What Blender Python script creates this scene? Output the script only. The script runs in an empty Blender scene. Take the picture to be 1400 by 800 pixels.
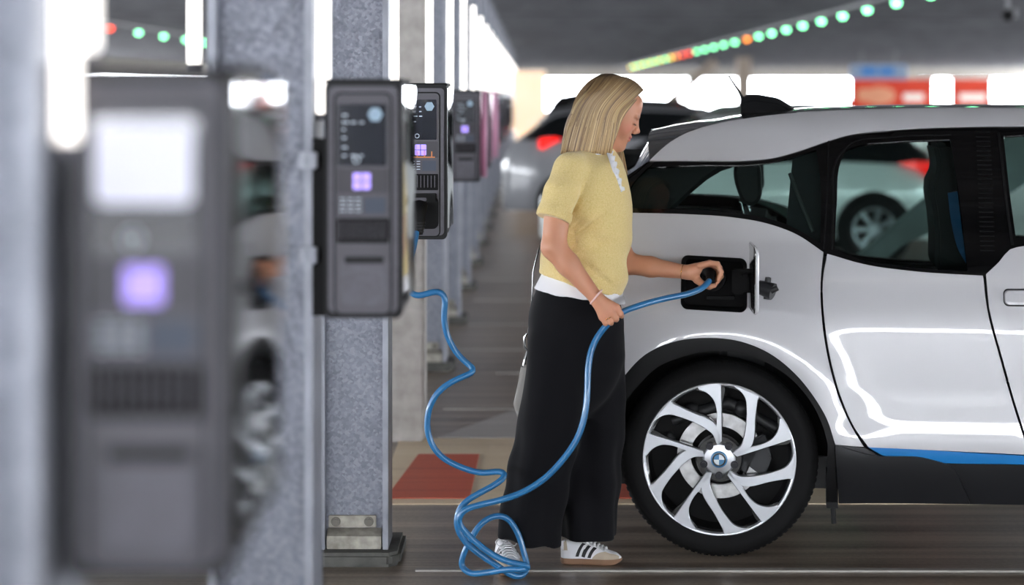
import bpy, bmesh, math, random
import numpy as np
from mathutils import Vector, Matrix
from mathutils.geometry import delaunay_2d_cdt
R=math.radians; PI=math.pi
random.seed(7); rng=np.random.RandomState(5)
sc=bpy.context.scene; COL=sc.collection
F=2840.0; VX,VY=725.0,125.0; EYE=1.65       # lens in photo pixels, horizon point, eye height
def at(px,py,d): return Vector(((px-VX)/F*d, d, EYE-(py-VY)/F*d))
def lin(c):
    if isinstance(c,str): c=[int(c[i:i+2],16)/255 for i in (0,2,4)]
    return tuple(((v/12.92) if v<=.04045 else ((v+.055)/1.055)**2.4) for v in c)+(1,)
# ---------------------------------------------------------------- materials
MATS={}
def mat(name,col,rough=.5,metal=0,noise=None,bump=None,emit=None,coat=0,spec=.5,stretch=(1,1,1),sheen=0,sss=0):
    if name in MATS: return MATS[name]
    m=bpy.data.materials.new(name); m.use_nodes=True; nt=m.node_tree; N=nt.nodes; L=nt.links
    b=N['Principled BSDF']; b.inputs['Base Color'].default_value=lin(col); b.inputs['Roughness'].default_value=rough
    b.inputs['Metallic'].default_value=metal; b.inputs['Coat Weight'].default_value=coat; b.inputs['Coat Roughness'].default_value=.03
    b.inputs['Specular IOR Level'].default_value=spec; b.inputs['Sheen Weight'].default_value=sheen
    if sss: b.inputs['Subsurface Weight'].default_value=sss; b.inputs['Subsurface Radius'].default_value=(.012,.004,.002)
    tc=N.new('ShaderNodeTexCoord'); mp=N.new('ShaderNodeMapping'); mp.inputs['Scale'].default_value=stretch
    L.new(tc.outputs['Object'],mp.inputs['Vector'])
    if noise:   # (scale, detail, [(pos,col),...])
        n=N.new('ShaderNodeTexNoise'); n.inputs['Scale'].default_value=noise[0]; n.inputs['Detail'].default_value=noise[1]
        r=N.new('ShaderNodeValToRGB'); L.new(mp.outputs[0],n.inputs['Vector']); L.new(n.outputs['Fac'],r.inputs['Fac'])
        e=r.color_ramp.elements
        while len(e)<len(noise[2]): e.new(.5)
        for k,(p,c) in enumerate(noise[2]): e[k].position=p; e[k].color=lin(c)
        L.new(r.outputs[0],b.inputs['Base Color'])
    if bump:    # (scale, strength, distance)
        n2=N.new('ShaderNodeTexNoise'); n2.inputs['Scale'].default_value=bump[0]; n2.inputs['Detail'].default_value=3
        L.new(mp.outputs[0],n2.inputs['Vector']); bp=N.new('ShaderNodeBump'); bp.inputs['Strength'].default_value=bump[1]; bp.inputs['Distance'].default_value=bump[2]
        L.new(n2.outputs['Fac'],bp.inputs['Height']); L.new(bp.outputs[0],b.inputs['Normal'])
    if emit: b.inputs['Emission Color'].default_value=lin(emit[0]); b.inputs['Emission Strength'].default_value=emit[1]
    MATS[name]=m; return m
def glass(name,tint,refl=1.0,rough=0.0):
    m=bpy.data.materials.new(name); m.use_nodes=True; nt=m.node_tree; N=nt.nodes; L=nt.links; N.clear()
    o=N.new('ShaderNodeOutputMaterial'); t=N.new('ShaderNodeBsdfTransparent'); t.inputs[0].default_value=lin(tint)
    g=N.new('ShaderNodeBsdfGlossy'); g.inputs['Roughness'].default_value=rough; fr=N.new('ShaderNodeFresnel'); fr.inputs[0].default_value=1.45
    mx=N.new('ShaderNodeMixShader'); ml=N.new('ShaderNodeMath'); ml.operation='MULTIPLY'; ml.inputs[1].default_value=refl
    L.new(fr.outputs[0],ml.inputs[0]); L.new(ml.outputs[0],mx.inputs[0]); L.new(t.outputs[0],mx.inputs[1]); L.new(g.outputs[0],mx.inputs[2]); L.new(mx.outputs[0],o.inputs[0])
    return m
def attrmat(name,rough,bump=None,sss=0,metal=0,sheen=0,spec=.5,aniso=None):
    m=mat(name,'ffffff',rough,metal,bump=bump,sss=sss,sheen=sheen,spec=spec); nt=m.node_tree
    a=nt.nodes.new('ShaderNodeAttribute'); a.attribute_name='tone'
    nt.links.new(a.outputs['Color'],nt.nodes['Principled BSDF'].inputs['Base Color']); return m
def galv(name,c1,c2,c3,rough=.42,scale=70):
    m=mat(name,c2,rough,.55); nt=m.node_tree; N=nt.nodes; L=nt.links; b=N['Principled BSDF']
    tc=N['Texture Coordinate'] if 'Texture Coordinate' in N else N.new('ShaderNodeTexCoord')
    v=N.new('ShaderNodeTexVoronoi'); v.inputs['Scale'].default_value=scale; n=N.new('ShaderNodeTexNoise'); n.inputs['Scale'].default_value=4; n.inputs['Detail'].default_value=6
    L.new(tc.outputs['Object'],v.inputs['Vector']); L.new(tc.outputs['Object'],n.inputs['Vector'])
    s=N.new('ShaderNodeSeparateColor'); L.new(v.outputs['Color'],s.inputs[0])
    mx=N.new('ShaderNodeMath'); mx.operation='MULTIPLY_ADD'; mx.inputs[1].default_value=.45; L.new(s.outputs[0],mx.inputs[0])
    sc2=N.new('ShaderNodeMath'); sc2.operation='MULTIPLY'; sc2.inputs[1].default_value=.55; L.new(n.outputs['Fac'],sc2.inputs[0]); L.new(sc2.outputs[0],mx.inputs[2])
    r=N.new('ShaderNodeValToRGB'); e=r.color_ramp.elements; e.new(.5)
    for k,(p,c) in enumerate(((.2,c1),(.5,c2),(.8,c3))): e[k].position=p; e[k].color=lin(c)
    L.new(mx.outputs[0],r.inputs[0]); L.new(r.outputs[0],b.inputs['Base Color'])
    rr=N.new('ShaderNodeMapRange'); rr.inputs[3].default_value=rough-.12; rr.inputs[4].default_value=rough+.18; L.new(s.outputs[1],rr.inputs[0]); L.new(rr.outputs[0],b.inputs['Roughness'])
    return m
# ---------------------------------------------------------------- mesh building
class B:
    def __init__(s): s.bm=bmesh.new()
    def poly(s,pts): 
        return s.bm.faces.new([s.bm.verts.new(p) for p in pts])
    def box(s,lo,hi,mt=None):
        x0,y0,z0=lo; x1,y1,z1=hi
        v=[Vector((x,y,z)) for x in (x0,x1) for y in (y0,y1) for z in (z0,z1)]
        if mt: v=[mt@p for p in v]
        v=[s.bm.verts.new(p) for p in v]
        for f in ((0,1,3,2),(4,6,7,5),(0,4,5,1),(2,3,7,6),(0,2,6,4),(1,5,7,3)): s.bm.faces.new([v[i] for i in f])
        return s
    def prism(s,poly,a,b,ax='y',mt=None):    # poly of 2-D points, extruded along an axis from a to b
        def T(p,h):
            q={'y':(p[0],h,p[1]),'z':(p[0],p[1],h),'x':(h,p[0],p[1])}[ax]; q=Vector(q); return mt@q if mt else q
        A=[s.bm.verts.new(T(p,a)) for p in poly]; Bv=[s.bm.verts.new(T(p,b)) for p in poly]; n=len(poly)
        s.bm.faces.new(A); s.bm.faces.new(Bv[::-1])
        for i in range(n): s.bm.faces.new((A[i],Bv[i],Bv[(i+1)%n],A[(i+1)%n]))
        return s
    def cyl(s,p0,p1,r0,r1=None,n=16): 
        return s.tube([p0,p1],[r0,r0 if r1 is None else r1],n)
    def tube(s,pts,rad,n=12,cap=True,flat=1.0,up=None):
        pts=[Vector(p) for p in pts]; m=len(pts)
        if not hasattr(rad,'__len__'): rad=[rad]*m
        rings=[]; prev=None
        for i,p in enumerate(pts):
            t=(pts[min(i+1,m-1)]-pts[max(i-1,0)]).normalized()
            if prev is None:
                u=Vector(up) if up else (Vector((0,0,1)) if abs(t.z)<.9 else Vector((1,0,0)))
            else: u=prev
            u=(u-t*u.dot(t)).normalized(); prev=u; v=t.cross(u)
            rings.append([s.bm.verts.new(p+(u*math.cos(a)*flat+v*math.sin(a))*rad[i]) for a in [2*PI*k/n for k in range(n)]])
        for i in range(m-1):
            for k in range(n): s.bm.faces.new((rings[i][k],rings[i][(k+1)%n],rings[i+1][(k+1)%n],rings[i+1][k]))
        if cap: s.bm.faces.new(rings[0][::-1]); s.bm.faces.new(rings[-1])
        return s
    def grid(s,P,closeu=False,closev=False):   # P[i][j] points
        V=[[s.bm.verts.new(p) for p in row] for row in P]; a=len(V); b=len(V[0])
        for i in range(a if closeu else a-1):
            for j in range(b if closev else b-1):
                s.bm.faces.new((V[i][j],V[(i+1)%a][j],V[(i+1)%a][(j+1)%b],V[i][(j+1)%b]))
        return s
    def lathe(s,prof,mt,n=48):   # prof: (r,h) ; axis = local z
        P=[[mt@Vector((r*math.cos(2*PI*k/n),r*math.sin(2*PI*k/n),h)) for (r,h) in prof] for k in range(n)]
        return s.grid(P,closeu=True)
    def ball(s,c,r,seg=16):
        mt=Matrix.Translation(c)@Matrix.Diagonal((*(r if hasattr(r,'__len__') else (r,r,r)),1))
        bmesh.ops.create_uvsphere(s.bm,u_segments=seg,v_segments=max(6,seg//2),radius=1,matrix=mt); return s
    def obj(s,name,m,parent=None,smooth=None,bevel=0,seg=2,sub=0):
        bm=s.bm; bmesh.ops.recalc_face_normals(bm,faces=bm.faces[:])
        if bevel:
            es=[e for e in bm.edges if len(e.link_faces)==2 and e.calc_face_angle(0)>R(35)]
            bmesh.ops.bevel(bm,geom=es,offset=bevel,segments=seg,affect='EDGES',clamp_overlap=True)
        me=bpy.data.meshes.new(name); bm.to_mesh(me); bm.free()
        return link(name,me,m,parent,smooth,sub)
def link(name,me,m,parent=None,smooth=None,sub=0):
    o=bpy.data.objects.new(name,me); COL.objects.link(o)
    if m: me.materials.append(m)
    if smooth is not None:
        me.polygons.foreach_set('use_smooth',[True]*len(me.polygons))
        if smooth<180: me.set_sharp_from_angle(angle=R(smooth))
    if sub:
        md=o.modifiers.new('s','SUBSURF'); md.levels=sub; md.render_levels=sub
    if parent: o.parent=parent; o.matrix_parent_inverse=Matrix.Translation(-parent.location) if parent.type=='EMPTY' and parent.get('_w') else Matrix()
    return o
def tag(o,label,cat,group=None):
    o['label']=label; o['category']=cat
    if group: o['group']=group
    return o
def thing(name,label,cat,loc=(0,0,0),group=None,world=False):
    o=bpy.data.objects.new(name,None); COL.objects.link(o); o.location=loc; o.empty_display_size=.05
    if world: o['_w']=1      # its parts are written in world coordinates
    return tag(o,label,cat,group)
def struct(o): o['kind']='structure'; return o
def dup(root,loc,label,group=None):
    def cp(o,par):
        c=o.copy(); COL.objects.link(c)
        if par: c.parent=par
        for ch in o.children: cp(ch,c)
        return c
    r=cp(root,None); r.location=loc; r['label']=label
    if group: r['group']=group
    return r
def rrect(cx,cz,w,h,r,n=5):
    P=[]
    for (sx,sz,a0) in ((1,1,0),(-1,1,90),(-1,-1,180),(1,-1,270)):
        for k in range(n+1):
            a=R(a0+90*k/n); P.append((cx+sx*(w/2-r)+r*math.cos(a),cz+sz*(h/2-r)+r*math.sin(a)))
    return P
def catmull(pts,step=.02,closed=False,corners=()):
    n=len(pts); out=[]; P=[Vector(p) for p in pts]; segs=n if closed else n-1
    for i in range(segs):
        p1,p2=P[i],P[(i+1)%n]
        p0=P[(i-1)%n] if (closed or i>0) else p1*2-p2
        p3=P[(i+2)%n] if (closed or i+2<n) else p2*2-p1
        if i%n in corners: p0=p1*2-p2
        if (i+1)%n in corners: p3=p2*2-p1
        L=(p2-p1).length; m=max(1,int(L/step))
        # centripetal-ish: scale tangents by segment length
        d0=(p1-p0).length or 1e-6; d2=(p3-p2).length or 1e-6
        t1=((p1-p0)/d0*L*(L/(L+d0))+(p2-p1)*(d0/(L+d0))); t2=((p2-p1)*(d2/(L+d2))+(p3-p2)/d2*L*(L/(L+d2)))
        for k in range(m):
            t=k/m; out.append(p1*(2*t**3-3*t*t+1)+t1*(t**3-2*t*t+t)+p2*(3*t*t-2*t**3)+t2*(t**3-t*t))
    if not closed: out.append(P[-1])
    return out
# ---------------------------------------------------------------- signed-distance modelling (people, cloth)
class Field:
    def __init__(s,xs,ys,zs):
        s.xs,s.ys,s.zs=[np.asarray(a,dtype=np.float32) for a in (xs,ys,zs)]
        s.F=np.full((len(xs),len(ys),len(zs)),.12,np.float32)
    def _sl(s,lo,hi):
        r=[]
        for a,l,h in zip((s.xs,s.ys,s.zs),lo,hi):
            i0=max(0,np.searchsorted(a,l)-1); i1=min(len(a),np.searchsorted(a,h)+1); r.append(slice(i0,max(i1,i0)))
        return tuple(r)
    def _put(s,sl,D,k,sub=False):
        A=s.F[sl]
        if A.size==0: return
        if sub:
            D=-D; h=np.clip(k-np.abs(A-D),0,None)/max(k,1e-6); s.F[sl]=np.maximum(A,D)+h*h*k*.25
        else:
            h=np.clip(k-np.abs(A-D),0,None)/max(k,1e-6); s.F[sl]=np.minimum(A,D)-h*h*k*.25
    def _g(s,sl): return s.xs[sl[0]][:,None,None],s.ys[sl[1]][None,:,None],s.zs[sl[2]][None,None,:]
    def cone(s,p0,p1,r0,r1=None,k=.01,sub=False):
        r1=r0 if r1 is None else r1; p0=np.array(p0,float); p1=np.array(p1,float); m=max(r0,r1)+k+.012
        sl=s._sl(np.minimum(p0,p1)-m,np.maximum(p0,p1)+m); x,y,z=s._g(sl); d=p1-p0; L2=float(d@d)+1e-12
        t=np.clip(((x-p0[0])*d[0]+(y-p0[1])*d[1]+(z-p0[2])*d[2])/L2,0,1)
        D=np.sqrt((x-p0[0]-t*d[0])**2+(y-p0[1]-t*d[1])**2+(z-p0[2]-t*d[2])**2)-(r0+(r1-r0)*t)
        s._put(sl,D.astype(np.float32),k,sub); return s
    def chain(s,pts,rs,k=.01):
        for i in range(len(pts)-1): s.cone(pts[i],pts[i+1],rs[i],rs[i+1],k)
        return s
    def ell(s,c,r,rot=None,k=.01,sub=False):
        c=np.array(c,float); r=np.array(r,float); m=r.max()+k+.012; sl=s._sl(c-m,c+m); x,y,z=s._g(sl); q=(x-c[0],y-c[1],z-c[2])
        if rot is not None: M=np.array(rot.inverted()); q=tuple(M[i][0]*q[0]+M[i][1]*q[1]+M[i][2]*q[2] for i in range(3))
        n=np.sqrt((q[0]/r[0])**2+(q[1]/r[1])**2+(q[2]/r[2])**2); n2=np.sqrt((q[0]/r[0]**2)**2+(q[1]/r[1]**2)**2+(q[2]/r[2]**2)**2)+1e-9
        s._put(sl,(n*(n-1)/n2).astype(np.float32),k,sub); return s
    def loft(s,rows,k=.01,e=2.3,fold=None):   # rows: (z, cx, cy, ax, ay)
        rows=sorted(rows); a=np.array(rows,float); zs=s.zs
        lo=(min(r[1]-r[3] for r in rows)-.04,min(r[2]-r[4] for r in rows)-.04,rows[0][0]-.02); hi=(max(r[1]+r[3] for r in rows)+.04,max(r[2]+r[4] for r in rows)+.04,rows[-1][0]+.02)
        sl=s._sl(lo,hi); x,y,z=s._g(sl); zz=zs[sl[2]]
        def it(j): 
            zf=np.linspace(a[0,0],a[-1,0],200); v=np.interp(zf,a[:,0],a[:,j]); kk=np.hanning(25); kk/=kk.sum(); v2=np.convolve(np.pad(v,12,mode='edge'),kk,'valid'); return np.interp(zz,zf,v2)[None,None,:]
        cx,cy,ax,ay=it(1),it(2),it(3),it(4)
        u=(x-cx)/ax; w=(y-cy)/ay; rr=(np.abs(u)**e+np.abs(w)**e)**(1/e); D=(rr-1)*np.minimum(ax,ay)
        if fold is not None: D=D+fold(x,y,z,np.arctan2(w,u))
        D=np.maximum(D,np.maximum(a[0,0]-z,z-a[-1,0]))
        s._put(sl,D.astype(np.float32),k); return s
    def cut(s,fn,sub=True): 
        x,y,z=s.xs[:,None,None],s.ys[None,:,None],s.zs[None,None,:]; s.F=np.maximum(s.F,fn(x,y,z).astype(np.float32)); return s
    def mesh(s,name):
        Fv=s.F; S=Fv<0; nx,ny,nz=Fv.shape
        c=[S[i:nx-1+i,j:ny-1+j,k:nz-1+k] for i in (0,1) for j in (0,1) for k in (0,1)]
        anyc=c[0].copy(); allc=c[0].copy()
        for q in c[1:]: anyc|=q; allc&=q
        act=anyc&~allc; I,J,K=np.nonzero(act); n=len(I); idx=np.full(act.shape,-1,np.int32); idx[I,J,K]=np.arange(n)
        pos=np.zeros((n,3)); cnt=np.zeros(n); ax=(s.xs,s.ys,s.zs)
        cor=[(i,j,k) for i in (0,1) for j in (0,1) for k in (0,1)]
        for a in cor:
            for d in range(3):
                if a[d]: continue
                b=list(a); b[d]=1
                fa=Fv[I+a[0],J+a[1],K+a[2]]; fb=Fv[I+b[0],J+b[1],K+b[2]]; m=(fa<0)!=(fb<0); t=np.where(m,fa/np.where(m,fa-fb,1),0)
                A=np.stack([ax[q][(I,J,K)[q]+a[q]] for q in range(3)],1); Bp=np.stack([ax[q][(I,J,K)[q]+b[q]] for q in range(3)],1)
                pos+=np.where(m[:,None],A+(Bp-A)*t[:,None],0); cnt+=m
        pos/=cnt[:,None]; quads=[]
        for d in range(3):
            o1,o2=[(1,2),(2,0),(0,1)][d]
            sl0=[slice(None)]*3; sl1=[slice(None)]*3; sl0[d]=slice(0,-1); sl1[d]=slice(1,None)
            A=S[tuple(sl0)]; Bm=S[tuple(sl1)]; E=np.argwhere(A!=Bm)
            ok=(E[:,o1]>0)&(E[:,o2]>0)&(E[:,o1]<Fv.shape[o1]-1)&(E[:,o2]<Fv.shape[o2]-1); E=E[ok]; flip=A[E[:,0],E[:,1],E[:,2]]
            def g(a,b):
                q=E.copy(); q[:,o1]-=a; q[:,o2]-=b; return idx[q[:,0],q[:,1],q[:,2]]
            Q=np.stack([g(1,1),g(0,1),g(0,0),g(1,0)],1); Q[~flip]=Q[~flip][:,::-1]; quads.append(Q)
        Q=np.concatenate(quads); Q=Q[(Q>=0).all(1)]
        me=bpy.data.meshes.new(name); me.vertices.add(n); me.vertices.foreach_set('co',pos.astype(np.float32).ravel())
        me.loops.add(len(Q)*4); me.loops.foreach_set('vertex_index',Q.astype(np.int32).ravel())
        me.polygons.add(len(Q)); me.polygons.foreach_set('loop_start',np.arange(0,len(Q)*4,4,dtype=np.int32)); me.polygons.foreach_set('loop_total',np.full(len(Q),4,np.int32))
        me.update(calc_edges=True); me.validate(); return me
def verts(me):
    a=np.zeros(len(me.vertices)*3,np.float32); me.vertices.foreach_get('co',a); return a.reshape(-1,3)
def tone(me,cols):   # per-vertex colour attribute
    at_=me.color_attributes.new('tone','FLOAT_COLOR','POINT'); c=np.ones((len(me.vertices),4),np.float32); c[:,:3]=cols; at_.data.foreach_set('color',c.ravel())
FILLS=[(x,y) for y in (-12,-7,-2.8,1.2,4.6) for x in (-2.6,1.4,4.6,8.5)]+[(1.6,9.6),(6.5,9.6),(7.5,7)]; EXPO=-0.15  # spots for the added fill lights, and exposure
# ================================================================ the setting
XL,XR,YN,YF,CZ=-15.0,26.0,-22.0,104.0,3.02
def floor_mat(name,ramp,rough,streak=(.12,5,1)):
    m=mat(name,'555555',rough); nt=m.node_tree; N=nt.nodes; L=nt.links; b=N['Principled BSDF']
    tc=N['Texture Coordinate']; mp=N['Mapping']; mp.inputs['Scale'].default_value=streak
    n=N.new('ShaderNodeTexNoise'); n.inputs['Scale'].default_value=1.6; n.inputs['Detail'].default_value=8; n.inputs['Roughness'].default_value=.65; L.new(mp.outputs[0],n.inputs['Vector'])
    n2=N.new('ShaderNodeTexNoise'); n2.inputs['Scale'].default_value=60; n2.inputs['Detail'].default_value=3; L.new(tc.outputs['Object'],n2.inputs['Vector'])
    a=N.new('ShaderNodeMath'); a.operation='MULTIPLY_ADD'; a.inputs[1].default_value=.22; L.new(n2.outputs['Fac'],a.inputs[0]); L.new(n.outputs['Fac'],a.inputs[2])
    r=N.new('ShaderNodeValToRGB'); e=r.color_ramp.elements
    while len(e)<len(ramp): e.new(.5)
    for k,(p,c) in enumerate(ramp): e[k].position=p; e[k].color=lin(c)
    L.new(a.outputs[0],r.inputs[0]); L.new(r.outputs[0],b.inputs['Base Color'])
    bp=N.new('ShaderNodeBump'); bp.inputs['Strength'].default_value=.12; bp.inputs['Distance'].default_value=.002; L.new(n2.outputs['Fac'],bp.inputs['Height']); L.new(bp.outputs[0],b.inputs['Normal'])
    return m
M_floor=floor_mat('floor_grey_brown',[(.40,'4c433b'),(.50,'6e6256'),(.60,'8a7c6e'),(.72,'a89a8a')],.28)
M_beige=floor_mat('floor_beige_paint',[(.4,'d2bb9a'),(.6,'ecd6b4'),(.8,'f4e2c4')],.4)
M_red=floor_mat('red_paint',[(.4,'b84c34'),(.6,'cc5a3e'),(.8,'d86648')],.5)
M_line=floor_mat('worn_white_paint',[(.35,'7a7772'),(.5,'a39f99'),(.75,'b0aca6')],.5)
M_greypaint=floor_mat('grey_paint',[(.4,'b0aca8'),(.6,'bcb8b4'),(.8,'c6c2be')],.4)
M_conc=mat('concrete','8a8782',.8,noise=(5,6,[(.3,'77746f'),(.7,'99968f')]),bump=(40,.3,.003))
M_deck=mat('ceiling_deck','a6a6a9',.5,.15,noise=(.8,4,[(.3,'9c9c9f'),(.7,'b0b0b3')]))
M_beam=mat('ceiling_beam','606165',.5,.2,noise=(2,4,[(.3,'56575b'),(.7,'6a6b6f')]))
struct(B().box((XL-1,YN-1,-.3),(XR+1,YF+1,0)).obj('floor',M_floor))
def patch(name,pts,m,t=.004,lab=None): return struct(B().prism(pts,-.02,t,'z').obj(name,m))
patch('trim_1',[(-.62,8.294),(XR,8.40),(XR,9.96),(-.62,9.865)],M_beige,.003)            # beige painted lane band
patch('trim_2',[(-.585,8.40),(-.245,8.40),(-.232,9.42),(-.507,9.42)],M_red,.006)   # red squares on it
patch('trim_3',[(.12,8.40),(.50,8.40),(.50,9.42),(.12,9.42)],M_red,.006)
patch('trim_4',[(-.395,7.135),(XR,7.0),(XR,7.04),(-.395,7.17)],M_line,.006)            # bay line by the feet
for k,(d,w_) in enumerate([(10.77,.05),(12.14,.07),(13.24,.06),(14.69,.09),(16.4,.07),(18.2,.07),(20.6,.08),(23.4,.1),(27,.12),(32,.15),(38,.2)]):
    patch(f'trim_{5+k}',[(-.45 if k!=1 else -.2,d),(XR,d-.05),(XR,d+w_-.05),(-.45 if k!=1 else -.2,d+w_)],M_line,.004)
patch('trim_16',[(-.44,9.867),(XR,9.965),(XR,10.73),(-.08,10.76)],M_greypaint,.005)
# ribbed ceiling deck, running across
b=B(); y=YN-1
P=[]
while y<YF+1:
    for dy,dz in ((0,0),(.11,0),(.15,.07),(.26,.07),(.30,0)): P.append((y+dy,CZ+dz))
    y+=.3
b.grid([[Vector((XL-1,q[0],q[1])) for q in P],[Vector((XR+1,q[0],q[1])) for q in P]])
b.box((XL-1,YN-1,CZ+.09),(XR+1,YF+1,CZ+.3)); struct(b.obj('ceiling',M_deck))
b=B(); y=-20.36
while y<YF:
    b.box((XL,y-.075,CZ-.02),(XR,y+.075,CZ+.03)); b.box((XL,y-.012,CZ-.2),(XR,y+.012,CZ)); b.box((XL,y-.075,CZ-.22),(XR,y+.075,CZ-.2)); y+=2.51
o=struct(b.obj('trim_17',M_beam))
for nm,(lo,hi) in {'wall_left':((XL-.3,YN-.3,0),(XL,YF+.3,.95)),'wall_right':((XR,YN-.3,0),(XR+.3,YF+.3,.95)),'wall_back':((XL,YN-.3,0),(XR,YN,1.1)),'wall_front':((XL,YF,0),(XR,YF+.3,.75))}.items():
    b=B().box(lo,hi)
    if nm=='wall_front': b.box((XL,YF,2.27),(XR,YF+.3,CZ+.1))
    elif nm=='wall_back': b.box((XL,YN-.3,2.35),(XR,YN,CZ+.1))
    elif nm=='wall_left': b.box((XL-.3,YN,2.15),(XL,YF,CZ+.1))
    else: b.box((XR,YN,2.5),(XR+.3,YF,CZ+.1))
    struct(b.obj(nm,M_conc))
# ================================================================ steel posts, chargers and light tubes
M_galv=galv('galvanised_steel','70737e','7f828d','8f929d',.45,110)
M_galvd=mat('galvanised_steel_edge','8f929b',.4,.5,noise=(9,5,[(.3,'80838c'),(.7,'9b9ea7')]))
M_pale=mat('pale_galvanised_sheet','a5a19c',.5,.4,noise=(14,7,[(.3,'98948f'),(.7,'b2aeaa')]))
M_plinth=mat('post_footing','4a4a47',.8,noise=(12,5,[(.3,'3d3d3b'),(.7,'5a5a56')]),bump=(50,.4,.003))
M_bolt=mat('bolt_steel','6d6a64',.4,.9); M_plate=mat('weathered_plate','a8a49a',.6,.5,noise=(25,5,[(.3,'87837a'),(.7,'bab6ac')]))
X0,X1=-.737,-.496
def make_post(flat=False):
    t=thing('steel_post','','post')
    W,D,tf=X1-X0,.22,.02
    b=B()
    if flat: b.box((0,0,0),(W,.2,CZ-.2)).obj('profile',M_pale,t,bevel=.012)
    else:
        b.box((.001,.05,0),(W-.001,.062,CZ-.2)).obj('web',M_galv,t)
        B().box((0,0,0),(tf,D,CZ-.2)).obj('flange',M_galvd,t,bevel=.002); B().box((W-tf,0,0),(W,D,CZ-.2)).obj('flange',M_galvd,t,bevel=.002)
        B().box((.025,.008,.05),(W-.025,.05,.095)).prism([(0.008,.095),(.05,.118),(.05,.095)],.025,W-.025,'x').obj('cleat',M_plate,t,bevel=.002)
        c=B().box((.03,.036,.120),(W-.045,.05,.162)).obj('base_plate',M_plate,t,bevel=.002)
        for x in (.055,W-.07):
            B().cyl((x,.036,.141),(x,.026,.141),.012,n=6).cyl((x,.038,.141),(x,.034,.141),.017).obj('bolt',M_bolt,c)
    if not flat: B().prism([(-.06,-.06),(W+.01,-.06),(W+.045,-.02),(W+.045,.3),(-.06,.3)],0,.05,'z').obj('footing',M_plinth,t,bevel=.012)
    return t
# charger
M_ch=mat('charger_grey_plastic','5c5a62',.42,noise=(60,2,[(.3,'5a5860'),(.7,'62606a')])); M_chd=mat('charger_dark_plastic','1d1d20',.5,spec=.3)
M_black=mat('black_plastic','0c0c0e',.65,spec=.25); M_bez=mat('charger_bezel_plastic','56545c',.42); M_pan=mat('charger_panel_grey','434148',.45); M_mirror=mat('polished_steel_side','b9bcc0',.06,1.0); M_pink=mat('pink_side_panel','c58aa8',.25,.3)
M_scr=mat('display_glass','20242f',.15,coat=.6); M_hex=mat('display_pale_blue','8fa6b8',.3,emit=('7f9ab0',.35)); M_txt=mat('display_text','c8d2dc',.4,emit=('b8c6d4',.45))
M_led=mat('violet_light','a892e8',.3,emit=('ac94ff',1.1)); M_orange=mat('orange_marking','c27a48',.4,emit=('c87840',.3)); M_scrw=mat('lit_white_display','c8c9d4',.6,emit=('e8eaff',.5))
M_blue2=mat('label_blue','464e5e',.5); M_lgrey=mat('label_grey','52515a',.5)
CW,CH,CD=.176,.535,.36; ZT=1.673
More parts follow.
